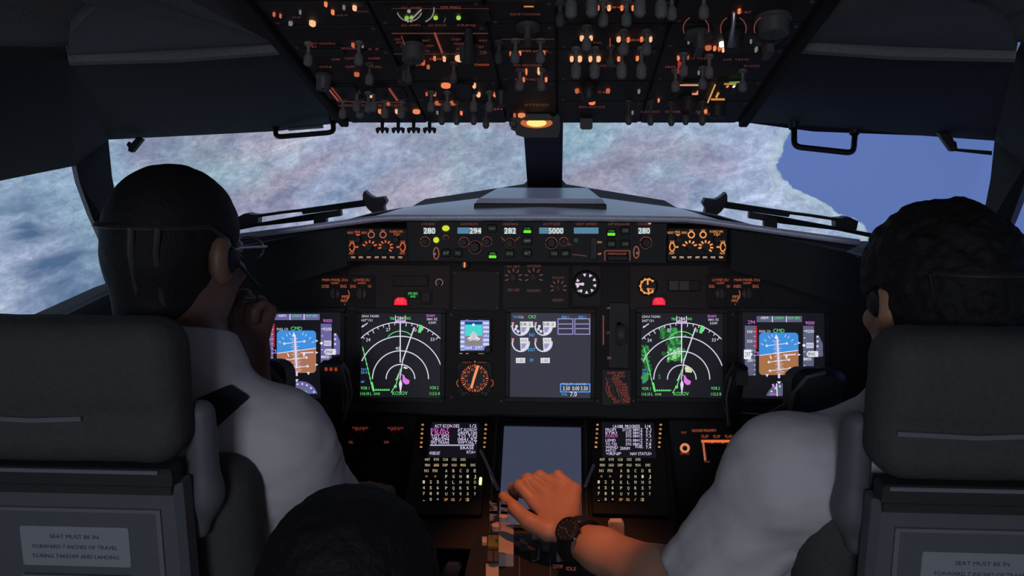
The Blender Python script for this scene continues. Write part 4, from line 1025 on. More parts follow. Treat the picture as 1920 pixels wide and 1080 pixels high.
# ---- the two lit selector panels either side of it
def efis(label, dx, mul):
    t = PT(MCPF, 1306 + dx, 458, 'display_control_unit', label, 'control panel')
    a, b, c, d = t.rect(1250 + dx, 427, 1365 + dx, 491); obj('faceplate', MB().box(a, b, c, d, -0.045, 0.001, 0.002), 'bezel', t.e)
    k = t.k; s = Sym(lambda x, y: t.l(x + dx, y), 0.0016, 0.0002)
    c1 = tuple(q * mul for q in rgb(250, 160, 92)[:3]) + (1,) if mul < 1 else rgb(248, 158, 88)
    if mul < 1: c1 = rgb(206, 96, 58)
    c2 = rgb(206, 168, 140) if mul >= 1 else rgb(190, 140, 116)
    s.text(1257, 436, 'RADIO', 4.5, c1, width=11); s.text(1270, 435, 'MINS', 5, c1, width=10); s.text(1283, 436, 'BARO', 4.5, c1, width=10)
    s.poly([(1266, 439), (1276, 439), (1271, 443)], c1)
    for x in (1296, 1318): s.arc(x, 440, 5.6, 0, 360, 2.4, c1 if mul >= 1 else rgb(150, 92, 76), n=16); s.text(x, 432, 'FPV' if x == 1296 else 'MTRS', 3.5, c1, width=7)
    s.text(1343, 434, 'IN BARO HPA', 4.5, c1, width=25); s.text(1344, 439, 'STD', 4, c1, width=12); s.line(1344, 441, 1344, 444, 3, c1)
    for x in (1260, 1355):
        s.arc(x, 463, 4.5, 0, 360, 2.2, c1, n=16, ry=8); s.text(x, 453, 'VOR', 4, c1, width=9); s.text(x - 1, 474.5, 'ADF', 4.5, c1, width=10); s.line(x + (7 if x < 1300 else -7), 463, x + (11 if x < 1300 else -11), 463, 3, c1)
    for cx, n0, n1, cy in ((1293, 20, 160, 463), (1323, -40, 190, 463)):
        m_ = 5 if cx == 1293 else 8
        for q in range(m_):
            a_ = R(n0 + (n1 - n0) * q / (m_ - 1)); s.line(cx + math.cos(a_) * 9.0, cy - math.sin(a_) * 8.2, cx + math.cos(a_) * 13.5, cy - math.sin(a_) * 12, 3.0, c1)
    for x, tx in zip((1263, 1277.5, 1292, 1307, 1321, 1336, 1351), ('WXR', 'STA', 'WPT', 'ARPT', 'DATA', 'POS', 'TERR')): pass
    s.build('lettering', t.e)
    for x, tx in zip((1263, 1277.5, 1292, 1307, 1321, 1336, 1351), ('WXR', 'STA', 'WPT', 'ARPT', 'DATA', 'POS', 'TERR')):
        u, v = t.l(x + dx, 482); bt = button(t.e, u, v, 11 * k, 8 * k, 'black', 'push_button', 0.004); bt.location.z = 0.001
        q = Sym(lambda X, Y: (X * k, -Y * k), 0.0042, 0.0001); q.text(0, 0, tx, 4.2, c2, width=8.5); q.rect(-3.6, -1.6, 3.6, 1.6, tuple(z * 0.45 for z in c2[:3]) + (1,), 0.5); q.build('button_lettering', bt)
    for x, y, r in ((1272, 449, 6.5), (1343, 449, 6.5), (1296, 440, 3.4), (1318, 440, 3.4), (1293, 463, 7), (1323, 463, 7)):
        u, v = t.l(x + dx, y); knob(t.e, u, v, r * k, r * k * 1.5, 'knobd' if r > 4 else 'black', z=0.001)
    for x in (1260, 1355):
        u, v = t.l(x + dx, 463); obj('toggle', MB().lathe([(0.0028, 0), (0.0022, 0.010), (0.003, 0.012), (0.0018, 0.016)], 12, Matrix.Translation((u, v, 0.001))), 'knobd', t.e)
efis('dim orange selector panel at the left end of the autopilot panel', -599.5, 0.6)
efis('bright orange selector panel at the right end of the autopilot panel', 0, 1.0)
# dark outer fascia of the glareshield either side
for s_ in (-1, 1):
    a_ = MCPF.hit(436, 500); b_ = MCPF.hit(648, 428)
    pts = [MCPF.hit(648, 424), MCPF.hit(648, 498), MCPF.hit(440, 560), MCPF.hit(432, 470)]
    pts = [(p[0] * -s_, p[1]) for p in pts]
    if s_ > 0: pts = pts[::-1]
    o = obj('glareshield_fascia', MB().prism(pts, -0.04, -0.006, 0.002), 'panel2'); o.matrix_world = MCPF.mat()
    tag(o, 'plain dark fascia under the %s end of the glareshield' % ('left' if s_ < 0 else 'right'), 'fascia')

# ---- small instruments on the upper main panel
def dsel(label, xs, mirror):
    """two brown knobs with orange display-selector lettering"""
    t = PT(PANEL, sum(x for x, _ in xs) / 2, 545, 'display_selector', label, 'control panel')
    cx = sum(x for x, _ in xs) / 2
    a, b, c, d = t.rect(cx - 52, 516, cx + 52, 576); obj('faceplate', MB().box(a, b, c, d, 0, 0.0035, 0.001), 'panel2', t.e)
    s = Sym(t.l, 0.0037, 0.0002); c1 = rgb(176, 84, 58); c2 = rgb(196, 106, 60)
    m0 = xs[0][0] if not mirror else xs[1][0]; l0 = xs[1][0] if not mirror else xs[0][0]
    s.text(m0, 525, 'MAIN PANEL DUs', 5, c1, width=48); s.text(m0, 531, 'NORM', 4, c1, width=14); s.text(m0 - 18, 537, 'OUTBD' if not mirror else 'INBD', 6, c1, width=14); s.text(m0 + 16, 537, 'ENG', 6, c1, width=11)
    s.text(l0, 525, 'LOWER DU', 5, c1, width=30); s.text(l0, 531, 'NORM', 4, c1, width=14); s.text(l0 - 16, 537, 'ENG', 6, c1, width=10); s.text(l0 + 15, 537, 'ND', 5, c1, width=6)
    mid = m0 + (20 if not mirror else -20); s.path([(mid + 5, 545), (mid + 7, 552), (mid + 3, 562)], 1.6, c1); s.text(mid, 557, 'PFD', 6, c2, width=14); s.text(mid - 3, 564, 'MFD', 5, c2, width=12); s.text(mid - 2, 570, 'v', 4, c2)
    s.build('lettering', t.e)
    for x, y in xs: 
        u, v = t.l(x, y); bk = bar_knob(t.e, u, v, 10 * t.k, M_KB, 0.0); bk.location.z = 0.0035
M_KB = 'knob_brown'; M['knob_brown'] = mat('knob_brown', (0.10, 0.085, 0.085, 1), 0.5, scale=90)
dsel('orange lettered pair of brown knobs above the left map display', ((629, 551), (679, 551)), False)
dsel('orange lettered pair of brown knobs above the right map display', ((1350, 551), (1400, 551)), True)
def redlight(px, label):
    t = PT(PANEL, px, 565, 'warning_light', label, 'warning light')
    k = t.k; obj('housing', MB().prism(rrect(0, 0, 30 * k, 20 * k, 0.002, 2), 0.001, 0.004, 0.001), 'black', t.e)
    obj('lens', MB().prism([(-12 * k, -7 * k), (12 * k, -7 * k), (11 * k, 2 * k), (6 * k, 7 * k), (-6 * k, 7 * k), (-11 * k, 2 * k)], 0.004, 0.008, 0.0015), glow('lens_red', rgb(248, 32, 62)), t.e)
    s = Sym(lambda X, Y: (X * k, -Y * k), 0.0082, 0.0001); s.text(0, -2.2, 'BELOW', 3.4, rgb(255, 92, 110), width=13); s.text(0, 2.8, 'G/S', 3.6, rgb(255, 92, 110), width=9); s.build('lettering', t.e)
redlight(752, 'glowing red warning light above the left map display'); redlight(1235, 'glowing red warning light above the right map display')
t = PT(PANEL, 775, 553, 'armed_light', 'small green lit caption beside the left red warning light', 'indicator light'); k = t.k
obj('housing', MB().prism(rrect(0, 0, 26 * k, 15 * k, 0.0015, 2), 0.001, 0.005, 0.001), 'black', t.e)
s = Sym(lambda X, Y: (X * k, -Y * k), 0.0052, 0.0001); s.text(0, -2.5, 'SPD BRK', 4.4, rgb(70, 220, 100), width=18); s.text(0, 3.2, 'ARMED', 4, rgb(70, 220, 100), width=10); s.build('lettering', t.e)
def slotbox(x0, y0, x1, y1, label, squares=()):
    t = PT(PANEL, (x0 + x1) / 2, (y0 + y1) / 2, 'annunciator_box', label, 'annunciator'); a, b, c, d = t.rect(x0, y0, x1, y1)
    obj('housing', MB().box(a, b, c, d, 0.003, 0.009, 0.001), 'black', t.e)
    n = 3
    for i in range(n): obj('caption_lens', MB().box(a + (b - a) * (i + 0.08) / n, a + (b - a) * (i + 0.92) / n, c + 0.002, d - 0.002, 0.009, 0.0105, 0.0004), 'bezel' if i >= len(squares) else 'knob', t.e)
slotbox(738, 518, 804, 537, 'unlit black caption box above the left green caption'); slotbox(1252, 526, 1312, 546, 'black caption box with grey lenses beside the orange gauge', (1, 1))
t = PT(PANEL, 824, 531, 'test_knob', 'small ringed knob right of the unlit left caption box', 'knob'); s = Sym(t.l, 0.0037, 0.0002); s.arc(824, 530, 6.5, -50, 230, 1.5, rgb(126, 104, 98), n=14); s.build('ring_print', t.e); knob(t.e, 0, 0, 0.005, 0.01).location.z = 0.003
t = PT(PANEL, 800, 558, 'dark_button', 'square dark button right of the green lit caption', 'button'); obj('frame', MB().prism(rrect(0, 0, 0.026, 0.030, 0.002, 2), 0.002, 0.005, 0.001), 'panel', t.e); obj('cap', MB().prism(rrect(0, 0, 0.018, 0.022, 0.002, 2), 0.005, 0.009, 0.001), 'black', t.e)
t = PT(PANEL, 872, 497, 'pointer_switch', 'round switch with an orange lit pointer above the blank plate', 'switch'); k = t.k
obj('base', MB().lathe([(9 * k, 0), (9 * k, 0.006), (7 * k, 0.010)], 20), 'knobd', t.e); obj('pointer', MB().box(-1.6 * k, 1.6 * k, -5 * k, 5 * k, 0.010, 0.012), glow('pointer_orange', rgb(244, 140, 92)), t.e)
def faint_dial(px, py, r, label, tx, ann=None):
    t = PT(PANEL, px, py, 'selector_dial', label, 'dial'); k = t.k; s = Sym(t.l, 0.0034, 0.0002); c1 = rgb(104, 66, 60)
    for q in range(7): a_ = R(-20 + q * 37); s.line(px + math.cos(a_) * r * 0.66, py - math.sin(a_) * r * 0.66, px + math.cos(a_) * r, py - math.sin(a_) * r, 2.2, c1)
    s.text(px, py - r - 4, tx, 4.2, c1, width=r * 1.5); s.text(px, py + r + 8, ann or 'SET', 5, c1, width=r * 1.4); s.build('lettering', t.e)
    b_ = bar_knob(t.e, 0, 0, 7 * k, M_KB, 0.5); b_.location.z = 0.003
faint_dial(963, 520, 16, 'faint selector dial nearest the blank plate', 'N1 SET', 'SPD REF'); faint_dial(1001, 520, 17, 'faint selector dial in the middle of the three upper dials', 'AUTO BRAKE', 'DISARM'); faint_dial(1047, 540, 15, 'faint selector dial beside the white ticked gauge', 'FUEL FLOW', 'RESET')
def gauge(px, py, r, label, col, white):
    t = PT(PANEL, px, py, 'gauge', label, 'gauge'); k = t.k
    obj('case', MB().lathe([(r * 1.35 * k, 0.003), (r * 1.35 * k, 0.006), (r * 1.2 * k, 0.0075), (r * 1.15 * k, 0.004)], 28), 'black', t.e)
    s = Sym(t.l, 0.0042, 0.0002)
    if white:
        for q in range(9):
            a_ = R(100 - q * 37.5) if q else R(100); s.poly([(px + math.cos(a_ + da) * rr, py - math.sin(a_ + da) * rr) for rr, da in ((r, -0.16), (r, 0.16), (r * 0.72, 0.06), (r * 0.72, -0.06))], col)
        s.line(px - r, py + 1, px - r * 0.4, py + 1, 4, col, 3); s.disc(px - r * 0.35, py + 1, 3, col, 3); s.text(px - r * 0.7, py + r * 0.72, '40', 5, col)
    else:
        s.arc(px, py, r * 0.95, 50, 320, 2.4, col, n=24)
        for q in range(9): a_ = R(45 + q * 33); s.line(px + math.cos(a_) * r * 0.85, py - math.sin(a_) * r * 0.85, px + math.cos(a_) * r * 1.18, py - math.sin(a_) * r * 1.18, 2.4, col)
        s.line(px, py, px, py - r * 0.9, 3, col, 3); s.line(px, py + 4, px + 3, py + r, 3, col, 3); s.text(px + 7, py + 6, 'PSI', 5, col, width=9)
    s.build('dial_print', t.e); obj('hub', MB().cyl(0, 0, 0.003, 0.0045, 0.007, 12), 'black', t.e)
gauge(1099, 532, 19, 'round flap gauge with a ring of white ticks', rgb(222, 200, 222), True); gauge(1214, 537, 14, 'round brake gauge with an orange lit ring', rgb(240, 158, 84), False)
# landing gear lever and its red placard
t = PT(PANEL, 1160, 625, 'gear_lever', 'black landing gear lever in the slot right of the engine display', 'lever'); k = t.k
a, b, c, d = t.rect(1140, 568, 1180, 690); obj('slot_plate', MB().box(a, b, c, d, 0, 0.004, 0.001), 'black', t.e)
obj('lever_arm', MB().tube([(0, 0.02, 0), (0, 0.016, 0.03), (0, 0.0, 0.055)], 0.005, 10), 'black', t.e)
obj('lever_wheel', MB().lathe([(0.008, -0.009), (0.017, -0.009), (0.021, -0.004), (0.021, 0.004), (0.017, 0.009), (0.008, 0.009)], 24, Matrix.Translation((0, -0.004, 0.062)) @ Matrix.Rotation(R(90), 4, 'Y')), 'knob', t.e)
s = Sym(t.l, 0.0042, 0.0002); s.line(1131, 592, 1131, 646, 2.2, rgb(120, 70, 62)); s.text(1141, 578, 'UP', 4, rgb(150, 96, 88)); s.text(1140, 624, 'OFF', 5, rgb(120, 62, 54), width=7); s.text(1142, 671, 'DN', 5, rgb(150, 104, 92), width=6); s.text(1130, 611, 'LANDING GEAR', 3.5, rgb(104, 60, 54), width=4); s.build('lettering', t.e)
t = PT(PANEL, 1156, 727, 'speed_placard', 'red lettered flap speed placard below the gear lever', 'placard'); a, b, c, d = t.rect(1128, 693, 1184, 760); obj('plate', MB().box(a, b, c, d, 0, 0.003, 0.0008), 'black', t.e)
s = Sym(t.l, 0.0032, 0.0002); c1 = rgb(142, 66, 54)
for k_, (tx, x, w_) in enumerate((('FLAPS LIMIT', 1155, 32), ('(IAS)', 1160, 22), ('1 - 250K', 1149, 26), ('2 - 250K', 1152, 30), ('5 - 250K', 1156, 40), ('10 - 210K', 1157, 42), ('15 - 200K', 1157, 42), ('25 - 190K', 1158, 42), ('30 - 175K', 1160, 40), ('40 - 162K', 1164, 36), ('EXT 270K', 1166, 30))): s.text(x, 699 + k_ * 5.4, tx, 4.6, c1, width=w_)
s.build('lettering', t.e)

# ---- lower panels beneath the main panel
lp = thing('knee_console', 'dark lower panel below the displays behind the control yokes', 'instrument panel', LOWP.mat())
vt = LOWP.hit(1015, 778)[1]; vb = vt - 0.34
for s_ in (-1, 1):
    u0 = 0.272; u1 = 0.66
    obj('board', MB().box(min(s_ * u0, s_ * u1), max(s_ * u0, s_ * u1), vb, vt, -0.04, 0, 0.003), 'panel2', lp)
obj('ledge', MB().box(-0.66, 0.66, vt - 0.004, vt + 0.016, -0.03, 0.022, 0.004), 'panel2', lp)
for x in (675, 742):
    u, v = LOWP.hit(x, 820); kb = knob(lp, u, v, 0.015, 0.02, 'knobd'); 
c1 = rgb(132, 48, 42); c2 = rgb(228, 112, 62)
def low(): return Sym(LOWP.hit, 0.0006, 0.0002)
for x in (676, 742):
    s = low(); s.text(x, 802, 'MAIN PANEL' if x < 700 else 'BACKGROUND', 4, c1, width=30); s.text(x, 806, 'BRT', 4, c1, width=18); s.build('knob_lettering', lp)
    s = low(); s.text(x - 17, 829, 'OFF', 5, rgb(150, 62, 54), width=10); s.build('off_lettering', lp)
s = low(); s.text(1282, 811, 'TEST', 4, rgb(150, 70, 52), width=11); s.build('test_lettering', lp)
s = low(); s.text(1320, 807, 'GROUND PROXIMITY', 5, rgb(190, 84, 56), width=46); s.build('title_lettering', lp)
s = low(); s.arc(1284, 840, 7, 0, 360, 4.5, rgb(222, 132, 88), n=18); s.text(1284, 850.5, 'SYS TEST', 4, rgb(130, 64, 50), width=18); s.build('test_ring', lp)
s = low(); s.line(1316, 827, 1392, 827, 5, c2, 3); s.line(1318, 827, 1322, 862, 4, rgb(170, 96, 70), 3)
for x in (1335, 1355, 1375): s.line(x, 829, x, 836, 3, c2, 3)
s.text(1326, 865, 'INHIBIT', 3.5, rgb(120, 64, 52), width=12); s.build('guard_outline', lp)
for x in (1322, 1344, 1366, 1388): s = low(); s.text(x, 818, 'FLAP', 6, rgb(176, 70, 40), width=13); s.build('flap_lettering', lp)
u, v = LOWP.hit(1284, 840); knob(lp, u, v, 0.0045, 0.008, 'black')
u0, v0 = LOWP.hit(1324, 862); u1, v1 = LOWP.hit(1420, 832); obj('switch_guard', MB().box(u0, u1, v0, v1, 0, 0.012, 0.003), 'black', lp)

# ================================================================== overhead panel
ov = thing('overhead_panel', 'black overhead switch panel dotted with small orange lights', 'overhead panel', OVH.mat())
VTOP = 0.80
obj('housing', MB().prism([(-0.335, -0.012), (0.335, -0.012), (0.345, VTOP), (-0.345, VTOP)], -0.12, -0.004, 0.004), 'panel2', ov)
for s_ in (-1, 1): obj('side_rail', MB().box(min(s_ * 0.322, s_ * 0.336), max(s_ * 0.322, s_ * 0.336), -0.010, VTOP, -0.006, 0.006, 0.002), 'liner', ov)
UB = [-0.318, -0.188, -0.056, 0.026, 0.160, 0.318]
vy = [OVH.hit(1015, y)[1] for y in (228, 190, 152, 92, 46, 0)] + [VTOP - 0.05]
vy[0] = -0.006
mods = {}
for i in range(5):
    for j in range(6):
        if i == 2 and j == 1: continue
        v0 = vy[j]; v1 = vy[j + 1] if not (i == 2 and j == 0) else vy[2]
        e = MB().prism(rrect(0, 0, UB[i + 1] - UB[i] - 0.004, v1 - v0 - 0.004, 0.003, 2), -0.004, 0.0, 0.001)
        o = obj('panel_module', e, 'panel', ov); o.location = ((UB[i] + UB[i + 1]) / 2, (v0 + v1) / 2, 0)
        mods[(i, j)] = o
        if i == 2 and j == 0: mods[(2, 1)] = o
        if j < 5:
            sc = MB()
            w_, h_ = (UB[i + 1] - UB[i]) / 2 - 0.009, (v1 - v0) / 2 - 0.009
            for a in (-1, 1):
                q = obj('screw', MB().cyl(a * w_, h_ * a, 0.003, 0, 0.0015, 10), 'knob', o)
def where(px, py):
    u, v = OVH.hit(px, py); i = max(0, min(4, sum(1 for b in UB[1:] if u > b))); j = max(0, min(5, sum(1 for b in vy[1:] if v > b)))
    o = mods[(i, j)]; return o, u - o.location.x, v - o.location.y
def omap(o):
    def f(x, y): u, v = OVH.hit(x, y); return u - o.location.x, v - o.location.y
    return f
# toggle with a paddle tip, hanging out of the panel; its base sits a little above the tip in the picture
def toggle_mesh(name, ln, tipw, m):
    k = MB().lathe([(0.006, 0), (0.006, 0.003), (0.0042, 0.004)], 14)
    k.tube([(0, 0, 0.003), (0, -0.001, ln * 0.55)], 0.0022, 8)
    k.tube([(0, -0.001, ln * 0.45), (0, -0.0012, ln * 0.62), (0, -0.0016, ln * 0.9), (0, -0.0018, ln)], [0.0025, tipw, tipw, tipw * 0.55], 12)
    return meshm(k, name, m)
TG = toggle_mesh('toggle_switch', 0.030, 0.0058, 'grey'); TGd = toggle_mesh('toggle_switch', 0.028, 0.0050, 'knob'); TGl = toggle_mesh('toggle_switch', 0.040, 0.0066, 'grey')
def toggle(px, py, me=TG, ln=0.026):
    """px, py is the picture position of the tip"""
    d = ray(px, py); t_ = (OVH.pt(0, 0, ln) - CAM).dot(OVH.n) / d.dot(OVH.n); p = CAM + d * t_ - OVH.o
    u, v = p.dot(OVH.u), p.dot(OVH.v)
    i = max(0, min(4, sum(1 for b in UB[1:] if u > b))); j = max(0, min(5, sum(1 for b in vy[1:] if v > b))); o = mods[(i, j)]
    inst('toggle_switch', me, o, (u - o.location.x, max(v, 0.002) - o.location.y, 0))
for x, y in ((577, 117), (672, 116), (692, 153), (808, 204), (838, 204), (888, 204), (918, 204), (1100, 88), (1170, 96), (1213, 96), (1282, 137), (1267, 166), (1318, 161), (1393, 166), (966, 112), (1013, 112), (974, 164), (1015, 164), (1131, 42), (1175, 42), (690, 205), (668, 203), (700, 203), (752, 216), (721, 216), (674, 216), (642, 217), (1330, 140), (1260, 30), (1320, 28)): toggle(x, y)
for x, y in ((1071, 22), (1110, 20), (1200, 20), (1240, 22), (1080, 138), (1115, 138), (1166, 138), (1203, 138)): toggle(x, y, TGl, 0.034)
TGf = toggle_mesh('toggle_switch', 0.036, 0.0052, 'knob')
for x, y in ((828, 226), (856, 226), (888, 226), (911, 233), (1179, 226), (1220, 227), (1259, 228), (1286, 226), (1317, 227)): toggle(x, y, TGf, 0.030)
for x, y in ((1050, 42), (765, 150), (850, 150), (935, 112), (1145, 120)): toggle(x, y, TGd, 0.024)
# forked switch guards along the front edge, left of the post
gd = MB().tube([(0, 0, 0), (0, -0.001, 0.013)], 0.003, 8).tube([(-0.008, 0, 0.011), (0, 0, 0.012), (0.008, 0, 0.011)], 0.0026, 8)
for q_ in (-0.008, 0, 0.008): gd.tube([(q_, 0, 0.010), (q_, -0.002, 0.015), (q_, -0.003, 0.0185)], [0.0032, 0.0030, 0.0008], 8)
GD = meshm(gd, 'guarded_switch', 'black')
for x in (704, 735, 765, 796):
    d = ray(x, 236); t_ = (OVH.pt(0, 0, 0.022) - CAM).dot(OVH.n) / d.dot(OVH.n); p = CAM + d * t_ - OVH.o
    o = mods[(max(0, min(4, sum(1 for b in UB[1:] if p.dot(OVH.u) > b))), 0)]
    inst('guarded_switch', GD, o, (p.dot(OVH.u) - o.location.x, 0.0 - o.location.y, 0.0))
# rotary knobs
def oknob(px, py, rp, m='knobd', h=0.022, bar=False):
    o, x, y = where(px, py); k = 0.00085
    if bar: bar_knob(o, x, y, rp * k, m)
    else: knob(o, x, y, rp * k, h, m)
for a in ((607, 140, 12, 'knob'), (775, 84, 18, 'knob'), (1450, 32, 22, 'knob'), (1310, 62, 20, 'knob'), (1440, 68, 20, 'knob'), (1375, 62, 14, 'knobd'), (990, 48, 17, 'knob'), (1290, 185, 15, 'knobd'), (1345, 195, 15, 'knobd'), (1105, 160, 14, 'knobd'), (760, 128, 13, 'knobd'), (940, 172, 10, 'knobd'), (880, 84, 15, 'knob')): oknob(*a, bar=(a[0] in (1310, 1440, 990)))
# gauge windows and plates
def plate(x0, y0, x1, y1, m='black', name='gauge_window', z=0.004):
    o, x, y = where((x0 + x1) / 2, (y0 + y1) / 2); f = omap(o); a = f(x0, y1); b = f(x1, y0)
    return obj(name, MB().box(a[0], b[0], a[1], b[1], 0, z, 0.001), m, o)
plate(731, 9, 917, 36); plate(618, 158, 664, 182); plate(704, 158, 752, 182); plate(740, 58, 912, 94, 'bezel', 'selector_plate', 0.0015); plate(860, 152, 888, 178); plate(1272, 150, 1315, 172); plate(1336, 148, 1395, 176); plate(575, 86, 640, 100)
# lettering and lit marks
SYM = {}
def osym(px, py):
    o, x, y = where(px, py)
    if o.name not in SYM: SYM[o.name] = (o, Sym(OVH.hit, 0.0046, 0.0003))
    return SYM[o.name][1]
r1 = rgb(112, 54, 48); r2 = rgb(140, 66, 52); r3 = rgb(84, 46, 44); wtx = rgb(150, 150, 140)
def otext(px, py, w, tx, col=r1, h=4.0): osym(px, py).text(px, py, tx, h, col, width=w)
for a in ((602, 74, 56, 'FLIGHT CONTROL'), (585, 80, 20, 'STBY'), (655, 83, 30, 'SPOILER'), (700, 84, 20, 'A  B'), (630, 104, 16, 'OFF'), (655, 102, 18, 'YAW'), (702, 102, 22, 'DAMPER'), (610, 118, 22, 'ON'), (657, 118, 18, 'OFF'), (705, 118, 24, 'FUEL'), (772, 6, 38, 'DC AMPS'), (845, 5, 38, 'CPS FREQ', r2), (770, 39, 36, 'AC AMPS'), (820, 39, 34, 'AC VOLTS'), (875, 39, 34, 'FREQ'), (746, 66, 12, 'STBY'), (752, 72, 16, 'PWR'), (800, 68, 14, 'BAT'), (806, 78, 14, 'GEN'), (798, 88, 14, 'BUS'), (856, 66, 18, 'STBY'), (860, 74, 18, 'GRD'), (862, 84, 14, 'APU'), (906, 68, 16, 'INV'), (902, 80, 12, 'TEST'), (906, 90, 14, 'TR'), (820, 103, 28, 'DRIVE', rgb(190, 76, 40)), (904, 114, 28, 'STANDBY', rgb(200, 70, 44)), (788, 114, 16, 'OIL', rgb(206, 76, 44)),
          (985, 18, 56, 'EQUIP COOLING'), (1002, 88, 50, 'EMER LIGHTS', r2), (990, 115, 52, 'NO SMOKING'), (990, 142, 48, 'FASTEN BELTS'), (1006, 190, 46, 'ATTEND'), (1150, 5, 46, 'WINDOW HEAT', rgb(190, 90, 56)), (1120, 72, 16, 'PROBE', r3), (1190, 67, 40, 'OVERHEAT', rgb(170, 74, 46)), (1140, 116, 60, 'ENG HYD  ELEC HYD'), (1112, 166, 60, 'WING ANTI ICE', r2), (1110, 194, 48, 'ENG ANTI ICE'), (1390, 14, 36, 'AUTO ALT', r2), (1305, 102, 60, 'DUCT PRESS', r3), (1380, 104, 50, 'AIR TEMP', r3), (1258, 118, 20, 'PACK', rgb(132, 58, 50)), (1410, 116, 30, 'BLEED', r3), (1220, 203, 34, 'LOGO'), (1262, 203, 30, 'STROBE'), (1300, 203, 26, 'WING'), (1320, 207, 24, 'WHEEL', r2), (660, 191, 50, 'LANDING LIGHTS'), (730, 191, 40, 'RUNWAY'), (825, 190, 22, 'TAXI', r2), (850, 190, 18, 'START', r2), (930, 198, 24, 'IGN', r2), (640, 20, 26, 'NAV', r3), (680, 13, 22, 'DISPLAYS', r3), (556, 24, 18, 'VHF', r3)): otext(*a)
def oline(x0, y0, x1, y1, w, col): osym((x0 + x1) / 2, (y0 + y1) / 2).line(x0, y0, x1, y1, w, col)
for a in ((735, 55, 915, 55, 1.6, r1), (753, 60, 764, 92, 2, r1), (815, 54, 829, 91, 4, r2), (876, 58, 879, 93, 3.5, r2), (738, 94, 910, 94, 1.2, r3), (616, 160, 634, 182, 3, rgb(150, 72, 54)), (622, 158, 640, 181, 2, rgb(140, 66, 50)), (730, 160, 745, 182, 4, rgb(136, 62, 50)), (634, 184, 760, 186, 1.5, r3), (1273, 153, 1312, 153, 3, rgb(214, 150, 120)), (1341, 152, 1327, 186, 3, rgb(206, 150, 84)), (1334, 180, 1358, 180, 4, rgb(206, 132, 60)), (1343, 176, 1347, 168, 4, rgb(206, 150, 84)), (1368, 148, 1391, 147, 3, rgb(96, 150, 66)), (1358, 151, 1380, 151, 2.5, rgb(200, 150, 80)), (1273, 108, 1272, 130, 4, rgb(150, 50, 46)), (1276, 110, 1278, 130, 3, rgb(160, 54, 46)), (1144, 64, 1144, 80, 2, r2), (983, 4, 1000, 4, 3, rgb(190, 120, 60)), (735, 8, 917, 8, 1, r3), (1298, 170, 1308, 170, 3, rgb(220, 150, 120)), (940, 66, 1040, 66, 1.2, r3)): oline(*a)
s = osym(790, 22)
s.arc(768, 8, 24, 200, 340, 1.6, wtx, n=14); s.line(790, 10, 776, 24, 2.5, wtx); s.disc(767, 13, 3.5, wtx); s.disc(763, 26, 4.5, rgb(130, 190, 60)); s.disc(772, 25, 4, rgb(150, 170, 110)); s.line(766, 26, 765, 34, 1.6, wtx); s.line(770, 26, 771, 34, 1.6, wtx)
s.arc(790, 10, 24, -70, 10, 1.8, wtx, n=8); s.disc(817, 25.5, 4.5, rgb(150, 200, 60)); s.disc(860, 25.5, 4.5, rgb(160, 206, 80)); s.line(833, 34, 835, 26, 1.5, rgb(90, 90, 86))
for cx in (1305, 1375, 1438):
    s = osym(cx, 46); c_ = rgb(120, 62, 60)
    s.arc(cx, 46, 24, 120, 200, 1.8, c_, n=8); s.arc(cx, 46, 24, -20, 60, 1.8, c_, n=8)
for k_, (o, s) in SYM.items(): s.build('lettering', o).location = (-o.location.x, -o.location.y, 0)
# lamps: small lenses, each its own part
AMB = [glow('lamp_amber_dim', rgb(190, 96, 60)), glow('lamp_amber', rgb(240, 132, 84)), glow('lamp_amber_bright', rgb(255, 190, 140)), glow('lamp_white', rgb(255, 240, 226), 1.2), glow('lamp_grey_dim', rgb(120, 112, 112)), glow('lamp_red_orange', rgb(236, 92, 50))]
LM = {}
def olamp(px, py, rx, ry, m):
    o, x, y = where(px, py); k = (OVH.hit(px + 5, py)[0] - OVH.hit(px - 5, py)[0]) / 10; kv = (OVH.hit(px, py - 3)[1] - OVH.hit(px, py + 3)[1]) / 6
    key = (round(rx * k, 4), round(ry * kv, 4), m)
    if key not in LM: LM[key] = meshm(MB().prism(circle(0, 0, rx * k, 10, ry * kv * 0.8), 0, 0.0046, 0.0008), 'indicator_lamp', AMB[m])
    inst('indicator_lamp', LM[key], o, (x, y, 0))
